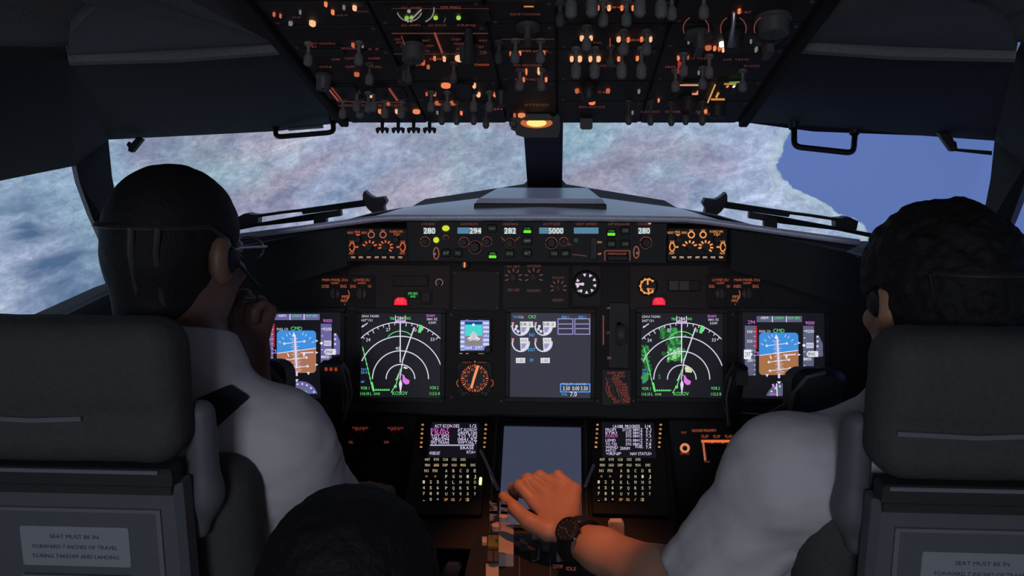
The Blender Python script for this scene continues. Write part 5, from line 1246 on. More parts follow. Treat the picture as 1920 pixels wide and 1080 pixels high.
for a in ((611, 5, 3, 3, 1), (624, 20, 3, 3, 1), (645, 11, 2.5, 2.5, 4), (665, 12, 4, 3.5, 2), (586, 41, 6, 4.5, 2), (514, 24, 2.5, 2, 0), (526, 27, 2, 2, 0), (563, 20, 2, 2, 4), (545, 41, 4, 2, 4), (662, 82, 3, 3, 0), (680, 83, 2, 2, 4), (669, 137, 5, 2.5, 0), (694, 176, 4, 3.5, 2), (713, 207, 4, 3, 1), (744, 207, 3, 3, 2), (756, 207, 3, 3, 2), (781, 207, 7, 3, 1), (793, 114, 4, 4, 0), (803, 123, 3, 2, 0), (815, 107, 2.5, 2.5, 1), (833, 108, 3, 3.5, 2), (862, 107, 9, 5, 2), (886, 111, 2, 2, 1), (836, 158, 9, 4, 1), (889, 158, 3.5, 4, 2), (897, 175, 4, 3.5, 2), (928, 175, 3.5, 3, 1), (815, 174, 3, 2.5, 0), (800, 174, 2, 2, 0), (728, 192, 3, 2.5, 0), (822, 191, 7, 2.5, 0), (849, 191, 6, 2.5, 0), (865, 210, 2.5, 2.5, 1), (820, 209, 2, 2, 4), (987, 132, 2, 5, 1), (1010, 131, 2.5, 6, 2), (975, 97, 2.5, 2.5, 1), (1020, 97, 2.5, 3, 1), (982, 147, 2.5, 3, 1), (1024, 147, 2.5, 3, 1), (957, 98, 2, 2, 0), (978, 214, 7, 3, 1), (965, 214, 2.5, 2.5, 0),
          (1121, 12, 3, 3, 1), (1142, 12, 3.5, 3.5, 2), (1166, 12, 3, 3, 1), (1187, 12, 3, 3, 1), (1091, 69, 4, 3.5, 2), (1108, 69, 3.5, 3.5, 2), (1160, 71, 4, 3.5, 2), (1178, 72, 3, 3, 1), (1203, 71, 3, 3, 1), (1220, 71, 3, 3.5, 2), (1072, 108, 3.5, 4, 2), (1087, 108, 4.5, 4.5, 2), (1107, 108, 3.5, 4, 2), (1122, 108, 4.5, 4, 2), (1160, 108, 3, 3, 1), (1195, 107, 3, 3, 1), (1112, 163, 7, 4, 1), (1110, 190, 6, 2.5, 1), (1082, 168, 4, 3, 0), (1140, 168, 4, 3, 0), (1198, 169, 2.5, 2.5, 4), (1235, 186, 2, 2, 1), (1186, 209, 2, 2, 4), (1323, 207, 3, 3, 1), (1386, 18, 3, 3, 1), (1354, 80, 6, 4, 3), (1328, 87, 6, 3, 0), (1340, 88, 3, 3, 1), (1349, 88, 3, 4, 0), (1356, 91, 2.5, 2.5, 2), (1364, 89, 2.5, 3, 0), (1382, 82, 2, 2, 0), (1291, 76, 2, 2, 4), (1408, 75, 2, 2, 4), (1272, 106, 2.5, 3, 1), (1290, 105, 2, 2, 0), (1327, 134, 2, 2, 1), (1310, 134, 2, 2, 4), (1364, 157, 3, 3, 1), (1376, 157, 3, 3, 3), (1304, 171, 5, 2.5, 1), (1418, 90, 2.5, 4, 4), (990, 44, 4, 5, 0)): olamp(*a)
# lever standing out white at the right
o, x, y = where(1375, 28); obj('lever', MB().tube([(x, y + 0.004, 0), (x, y, 0.012), (x, y - 0.02, 0.030)], [0.003, 0.0026, 0.004], 10), 'metal', o)
o, x, y = where(880, 58); obj('lever', MB().tube([(x, y + 0.01, 0), (x, y, 0.02), (x, y - 0.012, 0.034)], [0.005, 0.006, 0.009], 10), 'knobd', o)
# standby magnetic compass with its lamp on the centre post
cb = at(1008, 236, 1.44); t = thing('magnetic_compass', 'black magnetic compass with a glowing orange lamp over the centre post', 'compass', loc=cb)
def C(px, py, dy=0): return at(px, py, 1.44 + dy) - cb
obj('housing', MB().slab([C(958, 222), C(958, 243), C(966, 246), C(968, 253), C(984, 258), C(1046, 258), C(1050, 246), C(1050, 214), C(966, 214)], (0, 0.06, 0)), 'black', t)
obj('hood', MB().slab([C(980, 222), C(984, 226), C(1030, 226), C(1036, 221), C(1028, 210), C(990, 210)], (0, -0.012, 0)), 'knobd', t)
obj('lamp', MB().prism(circle(0, 0, 0.016, 20, 0.0062), 0, 0.006, 0.002, Matrix.Translation(C(1006, 230.5, -0.002)) @ Matrix.Rotation(R(90), 4, 'X')), glow('lamp_compass', rgb(255, 196, 110), 1.6), t)
obj('lamp_glass', MB().prism(circle(0, 0, 0.026, 20, 0.0085), 0, 0.003, 0.001, Matrix.Translation(C(1006, 230.5, -0.001)) @ Matrix.Rotation(R(90), 4, 'X')), glow('lamp_compass_rim', rgb(186, 96, 44)), t)
obj('side_knob', MB().cyl(0, 0, 0.006, 0, 0.012, 12, 0.001, Matrix.Translation(C(962, 232)) @ Matrix.Rotation(R(90), 4, 'X')), 'knobd', t)
# block hanging at the right of the post
t = thing('light_dimmer', 'small dark block hanging from the overhead panel edge right of the post', 'dimmer', loc=at(1099, 230, 1.45)); q = t.location.copy()
obj('knob', MB().slab([at(1088, 218, 1.45) - q, at(1088, 240, 1.45) - q, at(1091, 243, 1.45) - q, at(1108, 243, 1.45) - q, at(1111, 240, 1.45) - q, at(1111, 218, 1.45) - q], (0, 0.02, 0)), 'knobd', t)
obj('stem', MB().slab([at(1094, 210, 1.455) - q, at(1094, 219, 1.455) - q, at(1105, 219, 1.455) - q, at(1105, 210, 1.455) - q], (0, 0.012, 0)), 'black', t)

# ================================================================== control yokes
def yoke(s_, label):
    cx = 0.488 * s_
    t = thing('control_yoke', label, 'control yoke', loc=(cx, 1.50, 0.0))
    obj('column', MB().tube([(0, 0.12, 0.0), (0, 0.10, 0.30), (0, 0.06, 0.66), (0, 0.04, 0.862)], [0.035, 0.03, 0.026, 0.03], 14), 'black', t)
    obj('hub', MB().prism(rrect(0, 0, 0.095, 0.10, 0.028, 5), -0.03, 0.04, 0.012, Matrix.Translation((0, 0.0, 0.907)) @ Matrix.Rotation(R(78), 4, 'X')), 'black', t)
    obj('hub_lit_edge', MB().tube([(-s_ * 0.056, -0.045, 0.877), (-s_ * 0.05, -0.048, 0.927), (-s_ * 0.03, -0.05, 0.955), (0.0, -0.05, 0.964)], 0.004, 8), 'knob', t)  # paler strip stands in for the lit edge of the hub
    for q in (-1, 1):
        w = 0.135 + 0.0
        pth = [(q * 0.03, 0.0, 0.887), (q * 0.08, 0.0, 0.857), (q * w, -0.005, 0.862), (q * (w + 0.012), -0.012, 0.902), (q * (w + 0.008), -0.018, 0.938), (q * (w + 0.0), -0.025, 0.966)]
        obj('horn', MB().tube(pth, [0.016, 0.015, 0.016, 0.0165, 0.017, 0.013], 14), 'black', t)
        obj('horn_edge', MB().tube([(q * (w + 0.018) if q != s_ else q * (w + 0.018), -0.032, 0.862), (q * (w + 0.024), -0.032, 0.912), (q * (w + 0.018), -0.036, 0.950)], 0.0022, 6), 'knob', t)
        obj('trim_switch', MB().box(q * w - 0.010, q * w + 0.010, -0.040, -0.024, 0.936, 0.962, 0.003), 'knobd', t)
    return t
yl = yoke(-1, 'black control yoke in front of the left pilot'); yr = yoke(1, 'black control yoke in front of the right pilot')
k = MB().box(0.116, 0.154, -0.05, -0.03, 0.880, 0.968, 0.003); ho = obj('number_holder', k, 'black', yl)
s = Sym(lambda X, Y: (X, -Y), 0.0004, 0.0001)
for i, tx in enumerate('888'): s.text((i - 1) * 0.0085, 0, tx, 0.0065, rgb(206, 74, 44), width=0.005)
q = s.build('digits', ho); q.matrix_local = Matrix.Translation((0.136, -0.0502, 0.957)) @ Matrix.Rotation(R(90), 4, 'X')

# ================================================================== throttle quadrant
qb = Vector((0.0, 1.30, 0.0))
tq = thing('throttle_quadrant', 'black throttle quadrant with trim wheels below the pilot\'s hand', 'throttle quadrant', loc=qb)
prof = [(0.30, 0.0), (0.30, 0.56), (0.26, 0.60), (0.20, 0.635), (0.12, 0.658), (0.03, 0.668), (-0.08, 0.664), (-0.18, 0.65), (-0.24, 0.64), (-0.24, 0.0)]
def side_extrude(mb, pr, x0, x1):
    n = len(pr); mb.add([(x0, y, z) for y, z in pr] + [(x1, y, z) for y, z in pr], [tuple(range(n)), tuple(reversed(range(n, 2 * n)))] + [((i + 1) % n, i, n + i, n + (i + 1) % n) for i in range(n)])
hb = MB(); side_extrude(hb, prof, -0.105, 0.105); obj('housing', hb, 'panel2', tq)
def ontop(px, py, lift=0.0):
    """point of the quadrant top under a picture position"""
    for Y in np.linspace(0.9, 1.62, 600):
        p = at(px, py, Y); y = Y - qb.y
        z = float(np.interp(y, [a for a, _ in prof[1:-1]][::-1], [b for _, b in prof[1:-1]][::-1]))
        if p.z <= z + lift: return p - qb
    return at(px, py, 1.3) - qb
def strip(px0, py0, px1, py1, name, m, th=0.004, lift=0.0, par=tq):
    """plate lying along the curved top between picture rows"""
    mb = MB(); pts = []
    for i in range(6):
        py = py0 + (py1 - py0) * i / 5; a = ontop(px0, py); b = ontop(px1, py); pts.append((a, b))
    for i in range(5):
        (a, b), (c, d) = pts[i], pts[i + 1]; up = Vector((0, 0, th + lift)); lo = Vector((0, 0, lift - 0.001))
        mb.add([a + lo, b + lo, d + lo, c + lo, a + up, b + up, d + up, c + up], [(0, 3, 2, 1), (4, 5, 6, 7), (0, 1, 5, 4), (2, 3, 7, 6), (1, 2, 6, 5), (3, 0, 4, 7)])
    return obj(name, mb, m, par)
pinkw = M['pale_plate'] = mat('pale_plate', (0.55, 0.48, 0.45, 1), 0.5, scale=60, var=0.06)
strip(918, 943, 932, 975, 'lever_plate', 'pale_plate'); strip(939, 946, 952, 968, 'lever_plate', 'pale_plate')
strip(915, 1008, 935, 1030, 'trim_scale', mat('trim_scale_green', (0.22, 0.24, 0.06, 1), 0.5), 0.005); strip(904, 1012, 913, 1023, 'scale_mark', 'white', 0.006)
strip(935, 1002, 963, 1062, 'lever_cover', 'pale_plate', 0.022); strip(911, 1062, 935, 1090, 'lever_plate', 'pale_plate', 0.005)
for x in (914, 926): strip(x, 1036, x + 10, 1056, 'scale_mark', 'knob_brown', 0.004)
for x in (973, 1031): strip(x, 1046, x + 2, 1090, 'slot_edge', 'knob', 0.003)
strip(975, 1022, 1030, 1034, 'cross_bar', 'knobd', 0.012)
for x, y in ((944, 976), (930, 993)):
    p = ontop(x, y); obj('lever_button', MB().lathe([(0.0075, 0), (0.0075, 0.008), (0.005, 0.011)], 14, Matrix.Translation(p)), mat('button_pink_%d' % x, (0.6, 0.42, 0.38, 1), 0.45) , tq)
wm = mat('trim_wheel_black', (0.010, 0.010, 0.010, 1), 0.28, scale=60)
for q in (-1, 1):
    mx = Matrix.Translation((q * 0.128, -0.02, 0.545)) @ Matrix.Rotation(R(90), 4, 'Y')
    w_ = obj('trim_wheel', MB().lathe([(0.03, -0.008), (0.095, -0.008), (0.105, -0.014), (0.127, -0.014), (0.132, -0.008), (0.132, 0.008), (0.127, 0.014), (0.105, 0.014), (0.095, 0.008), (0.03, 0.008)], 48, mx), wm, tq)
    st = MB()
    for a0 in (200,):
        for i in range(4):
            a1, a2 = R(a0 + i * 5), R(a0 + i * 5 + 5)
            st.add([(q * 0.128 + dx, -0.02 + math.cos(a) * r_, 0.545 + math.sin(a) * r_) for a in (a1, a2) for dx in (-0.009, 0.009) for r_ in (0.128, 0.1335)], [(0, 2, 3, 1), (4, 5, 7, 6), (0, 1, 5, 4), (2, 6, 7, 3), (1, 3, 7, 5), (0, 4, 6, 2)])
    obj('wheel_stripe', st, 'white', w_)
# thrust levers under the palm
LEV = [at(1006, 968, 1.385) - qb, at(1052, 962, 1.385) - qb]
for p in LEV:
    lv = obj('thrust_lever', MB().tube([(p.x, 0.02, 0.62), (p.x, 0.055, 0.68), p + Vector((0, 0, 0.0))], [0.011, 0.010, 0.010], 12, flat=0.6), 'knob', tq)
    obj('lever_knob', MB().tube([p + Vector((-0.019, 0.0, -0.002)), p + Vector((-0.014, 0, 0)), p + Vector((0.014, 0, 0)), p + Vector((0.019, 0, -0.002))], [0.007, 0.0115, 0.0115, 0.007], 14), 'knob', lv)
    obj('reverser_lever', MB().tube([p + Vector((0, 0.028, -0.03)), p + Vector((0, 0.045, 0.012)), p + Vector((0, 0.036, 0.030))], 0.005, 10), 'metal', lv)
p = ontop(1154, 1010, 0.035); fl_ = obj('flap_lever', MB().tube([(p.x, p.y + 0.02, 0.60), (p.x, p.y, p.z - 0.01)], 0.006, 10), 'knob', tq)
P0 = [at(x, y, 1.36) - qb for x, y in ((1141, 1016), (1171, 1020), (1170, 984), (1166, 979), (1145, 979), (1141, 984))]
obj('lever_handle', MB().slab(P0, (0, 0.014, 0)), mat('flap_handle_white', (0.78, 0.66, 0.58, 1), 0.5, scale=60, var=0.05), fl_)
s = Sym(lambda X, Y: (X, -Y), 0.0, 0.0001); s.text(0, 0, 'FLAP UP', 0.004, rgb(30, 30, 30)); 
lb = Sym(lambda x, y: (lambda p: (p.x, p.y))(ontop(x, y)), 0.0, 0.0001)
gm = Sym(lambda X, Y: (X, -Y), 0.0, 0.0001)
for px, py, tx in ((1046, 1066, 'CUTOFF'), (1071, 1070, 'IDLE')):
    p = ontop(px, py); g = Sym(lambda X, Y: (X, -Y), 0.0, 0.0001); g.text(0, 0, tx, 0.006, rgb(128, 62, 54), width=0.016); o = g.build('lettering', tq); o.location = p + Vector((0, 0, 0.0035)); o.rotation_euler = (R(40), 0, 0)
for px, m_ in ((1000, 'knobd'), (1055, 'knobd')):
    p = ontop(px, 1052); obj('start_lever', MB().tube([p + Vector((0, 0.01, -0.01)), p + Vector((0, 0, 0.018)), p + Vector((0, -0.004, 0.03))], [0.006, 0.006, 0.010], 12), m_, tq)

# ================================================================== pilot seats
def seat(s_, label):
    cx = 0.50 * s_
    t = thing('pilot_seat', label, 'seat', loc=(cx, 1.0, 0.0))
    i_ = -s_                                     # towards the aisle
    def B(name, c, h, r, m, hh=0.006, ext=None):
        f = (lambda p: rbx(p, c, h, r)) if ext is None else ext
        lo = [c[k] - h[k] - 0.02 for k in range(3)]; hi = [c[k] + h[k] + 0.02 for k in range(3)]
        return obj(name, sdf_mesh(name, f, lo, hi, hh, m), None, t)
    # head cushion: rounded block, bulging aft, softer top corners
    hz0, hz1 = 1.004, 1.166
    def head(p):
        d = rbx(p, (0, -0.078, (hz0 + hz1) / 2), (0.127, 0.042, (hz1 - hz0) / 2), 0.034)
        d = smax(d, -rcone(p, (-0.4, -0.128, 1.062), (0.4, -0.128, 1.062), 0.012, 0.012), 0.02)
        return d + 0.0012 * vnoise(p, 45)
    obj('head_cushion', sdf_mesh('head_cushion', head, (-0.16, -0.15, 0.97), (0.16, 0.0, 1.2), 0.006, 'seat'), None, t)
    obj('cushion_seam', MB().tube([(-0.11, -0.1165, 1.062), (-0.03, -0.1185, 1.060), (0.025, -0.1165, 1.062)], 0.0028, 6), 'shelll', t)
    obj('head_cushion_rail', MB().box(-0.118, 0.118, -0.112, -0.086, 0.984, 1.003, 0.003), 'seatd', t)
    obj('rail_strip', MB().box(-0.112, 0.104, -0.116, -0.112, 0.999, 1.003, 0.0008), 'shelll', t)
    # hard shell of the back with a recessed frame
    sh = MB().prism([(-0.130, 0.42), (0.130, 0.42), (0.123, 0.982), (-0.123, 0.982)], 0.02, 0.05, 0.008, Matrix(((1, 0, 0, 0), (0, 0, -1, -0.055), (0, 1, 0, 0), (0, 0, 0, 1))))
    obj('back_shell', sh, 'shell', t)
    fr = MB()
    for a in ((-0.10, 0.10, 0.950, 0.954), (-0.10, 0.10, 0.60, 0.604), (-0.10, -0.095, 0.604, 0.950), (0.095, 0.10, 0.604, 0.950)):
        fr.box(a[0], a[1], -0.109, -0.102, a[2], a[3], 0.0)
    obj('shell_frame', fr, 'shelll', t)
    obj('upper_band', MB().box(-0.115, 0.115, -0.109, -0.1045, 0.972, 0.982, 0.001), 'seatd', t)
    # side pad hinge and the wide back cushion in front of the shell
    def pad(p):
        return smin(rcone(p, (i_ * 0.126, -0.045, 1.045), (i_ * 0.127, -0.05, 0.945), 0.017, 0.019), rcone(p, (i_ * 0.126, -0.045, 0.95), (i_ * 0.118, -0.05, 0.905), 0.017, 0.012), 0.02)
    obj('side_pad', sdf_mesh('side_pad', pad, (min(i_ * 0.09, i_ * 0.17), -0.08, 0.87), (max(i_ * 0.09, i_ * 0.17), -0.01, 1.08), 0.004, 'shell'), None, t)
    def back(p):
        d = rbx(p, (0, 0.02, 0.705), (0.166, 0.052, 0.262), 0.045)
        return smax(d, -ell(p, (0, 0.12, 0.8), (0.15, 0.1, 0.3)), 0.04) + 0.001 * vnoise(p, 40)
    obj('back_cushion', sdf_mesh('back_cushion', back, (-0.23, -0.06, 0.42), (0.23, 0.1, 1.0), 0.008, 'seat'), None, t)
    def base(p):
        return rbx(p, (0, 0.24, 0.43), (0.22, 0.24, 0.06), 0.04)
    obj('seat_cushion', sdf_mesh('seat_cushion', base, (-0.25, -0.02, 0.35), (0.25, 0.5, 0.51), 0.01, 'seat'), None, t)
    obj('pedestal', MB().box(-0.16, 0.16, 0.0, 0.38, 0.0, 0.38, 0.01), 'seatd', t)
    for q in (-1, 1):
        obj('armrest', MB().prism(rrect(0, 0, 0.05, 0.30, 0.02, 4), 0, 0.045, 0.008, Matrix.Translation((q * 0.235, 0.16, 0.60))), 'seatd', t)
        obj('armrest_post', MB().box(q * 0.235 - 0.012, q * 0.235 + 0.012, 0.01, 0.04, 0.40, 0.61, 0.002), 'seatd', t)
    # placard
    u = 0.034 * i_
    w0 = at(40, 1025, 0.893).x - cx if s_ < 0 else at(1731, 1025, 0.893).x - cx
    w1 = w0 + 0.126
    zt = at(140, 988, 0.893).z; zb = at(140, 1062, 0.893).z
    if s_ > 0: zt -= 0.004; zb -= 0.004
    pl = obj('placard', MB().prism(rrect((w0 + w1) / 2, 0, w1 - w0, zt - zb, 0.003, 3), 0, 0.0022, 0.0006, Matrix(((1, 0, 0, 0), (0, 0, -1, -0.105), (0, 1, 0, (zt + zb) / 2), (0, 0, 0, 1)))), 'plac', t)
    s = Sym(lambda X, Y: (X, -Y), 0.0001, 0.0001); ink = (0.075, 0.08, 0.10, 1)
    s.text(0.0, -0.0125, 'SEAT MUST BE IN', 0.0046, ink, width=0.056); s.text(0, 0.0, 'FORWARD 7 INCHES OF TRAVEL', 0.0046, ink, width=0.098); s.text(0, 0.0115, 'DURING TAKEOFF AND LANDING', 0.0046, ink, width=0.100)
    q = s.build('lettering', pl, 'flat'); q.matrix_local = Matrix(((1, 0, 0, (w0 + w1) / 2), (0, 0, -1, -0.1074), (0, 1, 0, (zt + zb) / 2), (0, 0, 0, 1)))
    obj('grab_bar', MB().tube([(w0, -0.109, zb - 0.012), (w1, -0.109, zb - 0.012)], 0.0025, 8), 'shelll', t)
    return t
seat(-1, 'grey pilot seat at the left seen from behind'); seat(1, 'grey pilot seat at the right seen from behind')

# ================================================================== people
def head_mat(c, rz, rx=0.0, ry=0.0):
    return Matrix.Translation(c) @ Euler((rx, ry, rz), 'XYZ').to_matrix().to_4x4()
def loc_of(p, mx):
    im = np.array(mx.inverted(), dtype=np.float32); return p @ im[:3, :3].T + im[:3, 3]
def skull(q): return ell(q, (0, -0.008, 0.030), (0.076, 0.095, 0.086))
def head_sdf(p, mx):
    """face towards local +y; origin midway between crown and chin"""
    q = loc_of(p, mx)
    d = skull(q)
    d = smin(d, ell(q, (0, 0.030, -0.045), (0.060, 0.062, 0.066)), 0.03)            # face mass and jaw
    d = smin(d, rcone(q, (-0.040, 0.02, -0.075), (0, 0.066, -0.098), 0.016, 0.015), 0.02)
    d = smin(d, rcone(q, (0.040, 0.02, -0.075), (0, 0.066, -0.098), 0.016, 0.015), 0.02)
    d = smin(d, rcone(q, (-0.03, 0.084, 0.024), (0.03, 0.084, 0.024), 0.009, 0.009), 0.012)   # brow
    for s in (-1, 1):
        d = smax(d, -ell(q, (s * 0.031, 0.104, 0.004), (0.017, 0.014, 0.012)), 0.012)  # eye hollow
        d = smin(d, ell(q, (s * 0.040, 0.072, -0.030), (0.018, 0.014, 0.014)), 0.02)   # cheek
        e = ell(q, (s * 0.083, -0.014, -0.006), (0.013, 0.020, 0.033))
        e = smax(e, -ell(q, (s * 0.095, -0.004, -0.004), (0.009, 0.011, 0.018)), 0.006)
        d = smin(d, e, 0.006)                                                            # ear
        d = smin(d, rcone(q, (s * 0.010, 0.106, -0.034), (s * 0.006, 0.098, -0.034), 0.006, 0.006), 0.006)
    d = smin(d, chain(q, [(0, 0.093, 0.012), (0, 0.106, -0.010), (0, 0.114, -0.030)], [0.007, 0.008, 0.010], 0.006), 0.010)   # nose
    d = smin(d, ell(q, (0, 0.092, -0.059), (0.022, 0.010, 0.006)), 0.006)
    d = smin(d, ell(q, (0, 0.090, -0.070), (0.019, 0.010, 0.006)), 0.006)
    return smax(d, -rcone(q, (-0.018, 0.104, -0.0645), (0.018, 0.104, -0.0645), 0.002, 0.002), 0.003)
def hair_sdf(p, mx, th, curl, low=-0.058, sc=60):
    q = loc_of(p, mx)
    if skull(q).min() > 0.12: return skull(q) - 0.06
    n = vnoise(q, sc, 1) * 0.6 + vnoise(q, sc * 2.3, 2) * 0.4
    d = skull(q)
    d = smin(d, rcone(q, (0, -0.048, -0.015), (0, -0.040, -0.090), 0.052, 0.049), 0.03) - th - n * curl
    line = low + np.clip(q[:, 1] + 0.030, 0, 1) * 1.25                                  # hairline rises towards the forehead
    d = smax(d, line - q[:, 2] + vnoise(q, 90, 3) * 0.003, 0.006)
    for s in (-1, 1): d = smax(d, -ell(q, (s * 0.082, -0.004, -0.012), (0.022, 0.026, 0.036)), 0.006)
    return d
def hand_sdf(p, W, K, PIP, DIP, TIP, TH, sc=1.0):
    d = None
    Wv = A3(W)
    for i in range(4):                                       # palm rays
        k = A3(K[i]); w = Wv + (k - Wv) * 0.18
        e = rcone(p, w, k, 0.0165 * sc, 0.0118 * sc); d = e if d is None else smin(d, e, 0.014)
    for i in range(4):
        r = (0.0100, 0.0104, 0.0098, 0.0088)[i] * sc
        f = chain(p, [K[i], PIP[i], DIP[i], TIP[i]], [r * 1.12, r, r * 0.9, r * 0.78], 0.003)
        f = smin(f, np.linalg.norm(p - A3(PIP[i]), axis=1) - r * 1.05, 0.004)
        d = smin(d, f, 0.0045)
    f = chain(p, TH, [0.017 * sc, 0.0135 * sc, 0.0112 * sc, 0.0088 * sc], 0.005)
    return smin(d, f, 0.011)
def head_cull(p, mx):
    e = np.linalg.norm(p - A3(mx.translation), axis=1)
    return head_sdf(p, mx) if e.min() < 0.19 else e - 0.13
def hand_cull(p, H, sc=1.0):
    c = (A3(H[0]) + A3(H[1][1]) * 2) / 3; e = np.linalg.norm(p - c, axis=1)
    return hand_sdf(p, *H, sc) if e.min() < 0.17 else e - 0.12
def person(name, label, loc):
    return thing(name, label, 'person', loc=loc)
def pm(me, name, t):
    o = bpy.data.objects.new(name, me); COL.objects.link(o); o.parent = t; o.location = -Vector(t.location); return o
def eyes(t, mx):
    for s in (-1, 1):
        c = mx @ Vector((s * 0.031, 0.087, 0.004))
        mb = MB().lathe([(0.0005, -0.0115), (0.006, -0.0098), (0.0098, -0.006), (0.0115, 0), (0.0098, 0.006), (0.006, 0.0098), (0.0005, 0.0115)], 16, Matrix.Translation(c) @ (mx.to_3x3().to_4x4()) @ Matrix.Rotation(R(-90), 4, 'X'))
        o = obj('eye', mb, 'eye', t); o.location = -Vector(t.location)
        ir = MB().lathe([(0.0052, 0.0), (0.0052, 0.0010), (0.002, 0.0014)], 14, Matrix.Translation(mx @ Vector((s * 0.031, 0.0978, 0.004))) @ (mx.to_3x3().to_4x4()) @ Matrix.Rotation(R(-90), 4, 'X'))
        i = obj('iris', ir, 'black', o)
def bounds(pts, m): a = np.array(pts); return a.min(0) - m, a.max(0) + m
def lerp3(a, b, t): return tuple(np.array(a) * (1 - t) + np.array(b) * t)
def plane_cut(p, c, n): 
    n = A3(n); n = n / np.linalg.norm(n); return (p - A3(c)) @ n

def make_pilot(label, hm, skin, hair, neck, ch, Ls, Le, Lw, Rs, Re, Rw, Lhand, Rhand, fine_box, slL, slR, legs_y):
    """hm head matrix; shoulders, elbows, wrists; hands as argument tuples of hand_sdf; fine_box for the hand seen large"""
    t = person('person', label, (ch[0], ch[1], 0.0))
    nk = mx_pt(hm, (0, -0.030, -0.075))
    def arms(p):
        d = None
        for S, E, Wr in ((Ls, Le, Lw), (Rs, Re, Rw)):
            a = chain(p, [S, lerp3(S, E, 0.5), E], [0.052, 0.046, 0.040], 0.02)
            m = lerp3(E, Wr, 0.28)
            f = chain(p, [E, m, lerp3(E, Wr, 0.75), Wr], [0.039, 0.042, 0.032, 0.0275], 0.02)
            a = smin(a, f, 0.02); d = a if d is None else np.minimum(d, a)
        return d
    def torso(p, inf=0.0):
        d = ell(p, (ch[0], ch[1], ch[2]), (0.158 + inf, 0.100 + inf, 0.20 + inf))
        d = smin(d, rcone(p, Ls, Rs, 0.058 + inf, 0.058 + inf), 0.07)
        d = smin(d, rcone(p, lerp3(Ls, Rs, 0.33), neck, 0.050 + inf, 0.052 + inf * 0.5), 0.05)
        d = smin(d, rcone(p, lerp3(Ls, Rs, 0.67), neck, 0.050 + inf, 0.052 + inf * 0.5), 0.05)
        return smin(d, ell(p, (ch[0], ch[1] + 0.01, ch[2] - 0.24), (0.150 + inf, 0.110 + inf, 0.17 + inf)), 0.08)
    def body(p):
        d = smin(head_cull(p, hm), rcone(p, nk, neck, 0.054, 0.060), 0.03)
        d = smin(d, torso(p), 0.03)
        d = smin(d, arms(p), 0.03)
        for H in (Lhand, Rhand): d = smin(d, hand_cull(p, H), 0.014)
        return d
    pts = [Ls, Rs, Le, Re, Lw, Rw, tuple(mx_pt(hm, (0, 0, 0.12))), tuple(mx_pt(hm, (0, 0.12, 0))), (ch[0], ch[1] - 0.1, ch[2] - 0.36)]
    for H in (Lhand, Rhand): pts += list(H[3]) + list(H[2]) + list(H[4]) + list(H[5])
    lo, hi = bounds(pts, 0.09)
    if fine_box is None:
        me = sdf_mesh('body', body, lo, hi, 0.0040, skin)
    else:                                                    # the hand in view is meshed finer and joined on under the watch strap
        c, n = fine_box; 
        me = sdf_mesh('body', lambda p: np.maximum(body(p), plane_cut(p, c, n)), lo, hi, 0.0040, skin)
        hp = list(Lhand[1]) + list(Lhand[2]) + list(Lhand[3]) + list(Lhand[4]) + list(Lhand[5]) + [c]
        l2, h2 = bounds(hp, 0.05)
        m2 = sdf_mesh('hand', lambda p: np.maximum(body(p), -plane_cut(p, c, n) - 0.004), l2, h2, 0.0020, skin)
        import bmesh
        bm = bmesh.new(); bm.from_mesh(me); bm.from_mesh(m2); bm.to_mesh(me); bm.free(); me.shade_smooth()
    pm(me, 'body', t)
    eyes(t, hm)
    pm(sdf_mesh('hair', lambda p: hair_sdf(p, hm, *hair), *bounds([tuple(mx_pt(hm, v)) for v in ((0.1, 0.1, -0.10), (-0.1, 0.1, 0.13), (0.1, -0.13, 0.13), (-0.1, -0.13, -0.10))], 0.045), 0.003 if hair[1] > 0.002 else 0.004, 'hair', 0.03), 'hair', t)
    # short-sleeved shirt with a collar
    def shirt(p):
        d = torso(p, 0.011)
        wr = 0 if d.min() > 0.25 else vnoise(p, 16, 5) * 0.0035 + vnoise(p * A3((1.0, 1.0, 2.2)), 30, 6) * 0.0022
        for S, E, q in ((Ls, Le, slL), (Rs, Re, slR)):
            h = lerp3(S, E, q); h2 = lerp3(S, E, q + 0.25)
            s = rcone(p, S, h2, 0.064, 0.074)
            ax = A3(h) - A3(S)
            L2 = float(ax @ ax); tt = (p - A3(S)) @ ax / L2
            an = ax / math.sqrt(L2); u1 = np.cross(an, A3((0, 0, 1))); u1 /= np.linalg.norm(u1); u2 = np.cross(an, u1); qq = p - A3(S)
            th = np.arctan2(qq @ u1, qq @ u2)
            fold = np.sin(th * 6 + vnoise(p, 9, 9) * 2.5 + tt * 2.0); fold = np.sign(fold) * np.abs(fold) ** 0.6
            s = s + np.clip(tt * 1.2 - 0.1, 0, 1.0) * 0.0030 * fold * (s < 0.08)
            s = smax(s, plane_cut(p, h, tuple(ax)), 0.004)
            d = smin(d, s, 0.035)
        d = d + wr
        d = smax(d, ch[2] - 0.36 - p[:, 2], 0.01)
        q = p - A3(neck) - A3((0, 0.008, 0.020)); rr = np.sqrt(q[:, 0] ** 2 + (q[:, 1] * 0.95) ** 2)   # collar band
        c = np.sqrt((rr - 0.066 + q[:, 2] * 0.35) ** 2 + np.maximum(np.abs(q[:, 2] + q[:, 1] * 0.35) - 0.018, 0) ** 2) - 0.006
        return smin(d, c, 0.003)
    lo2, hi2 = bounds([Ls, Rs, lerp3(Ls, Le, slL), lerp3(Rs, Re, slR), (ch[0], ch[1] - 0.12, ch[2] - 0.36), (ch[0], ch[1] + 0.12, neck[2] + 0.03)], 0.09)
    pm(sdf_mesh('shirt', shirt, lo2, hi2, 0.0045, 'shirt'), 'shirt', t)
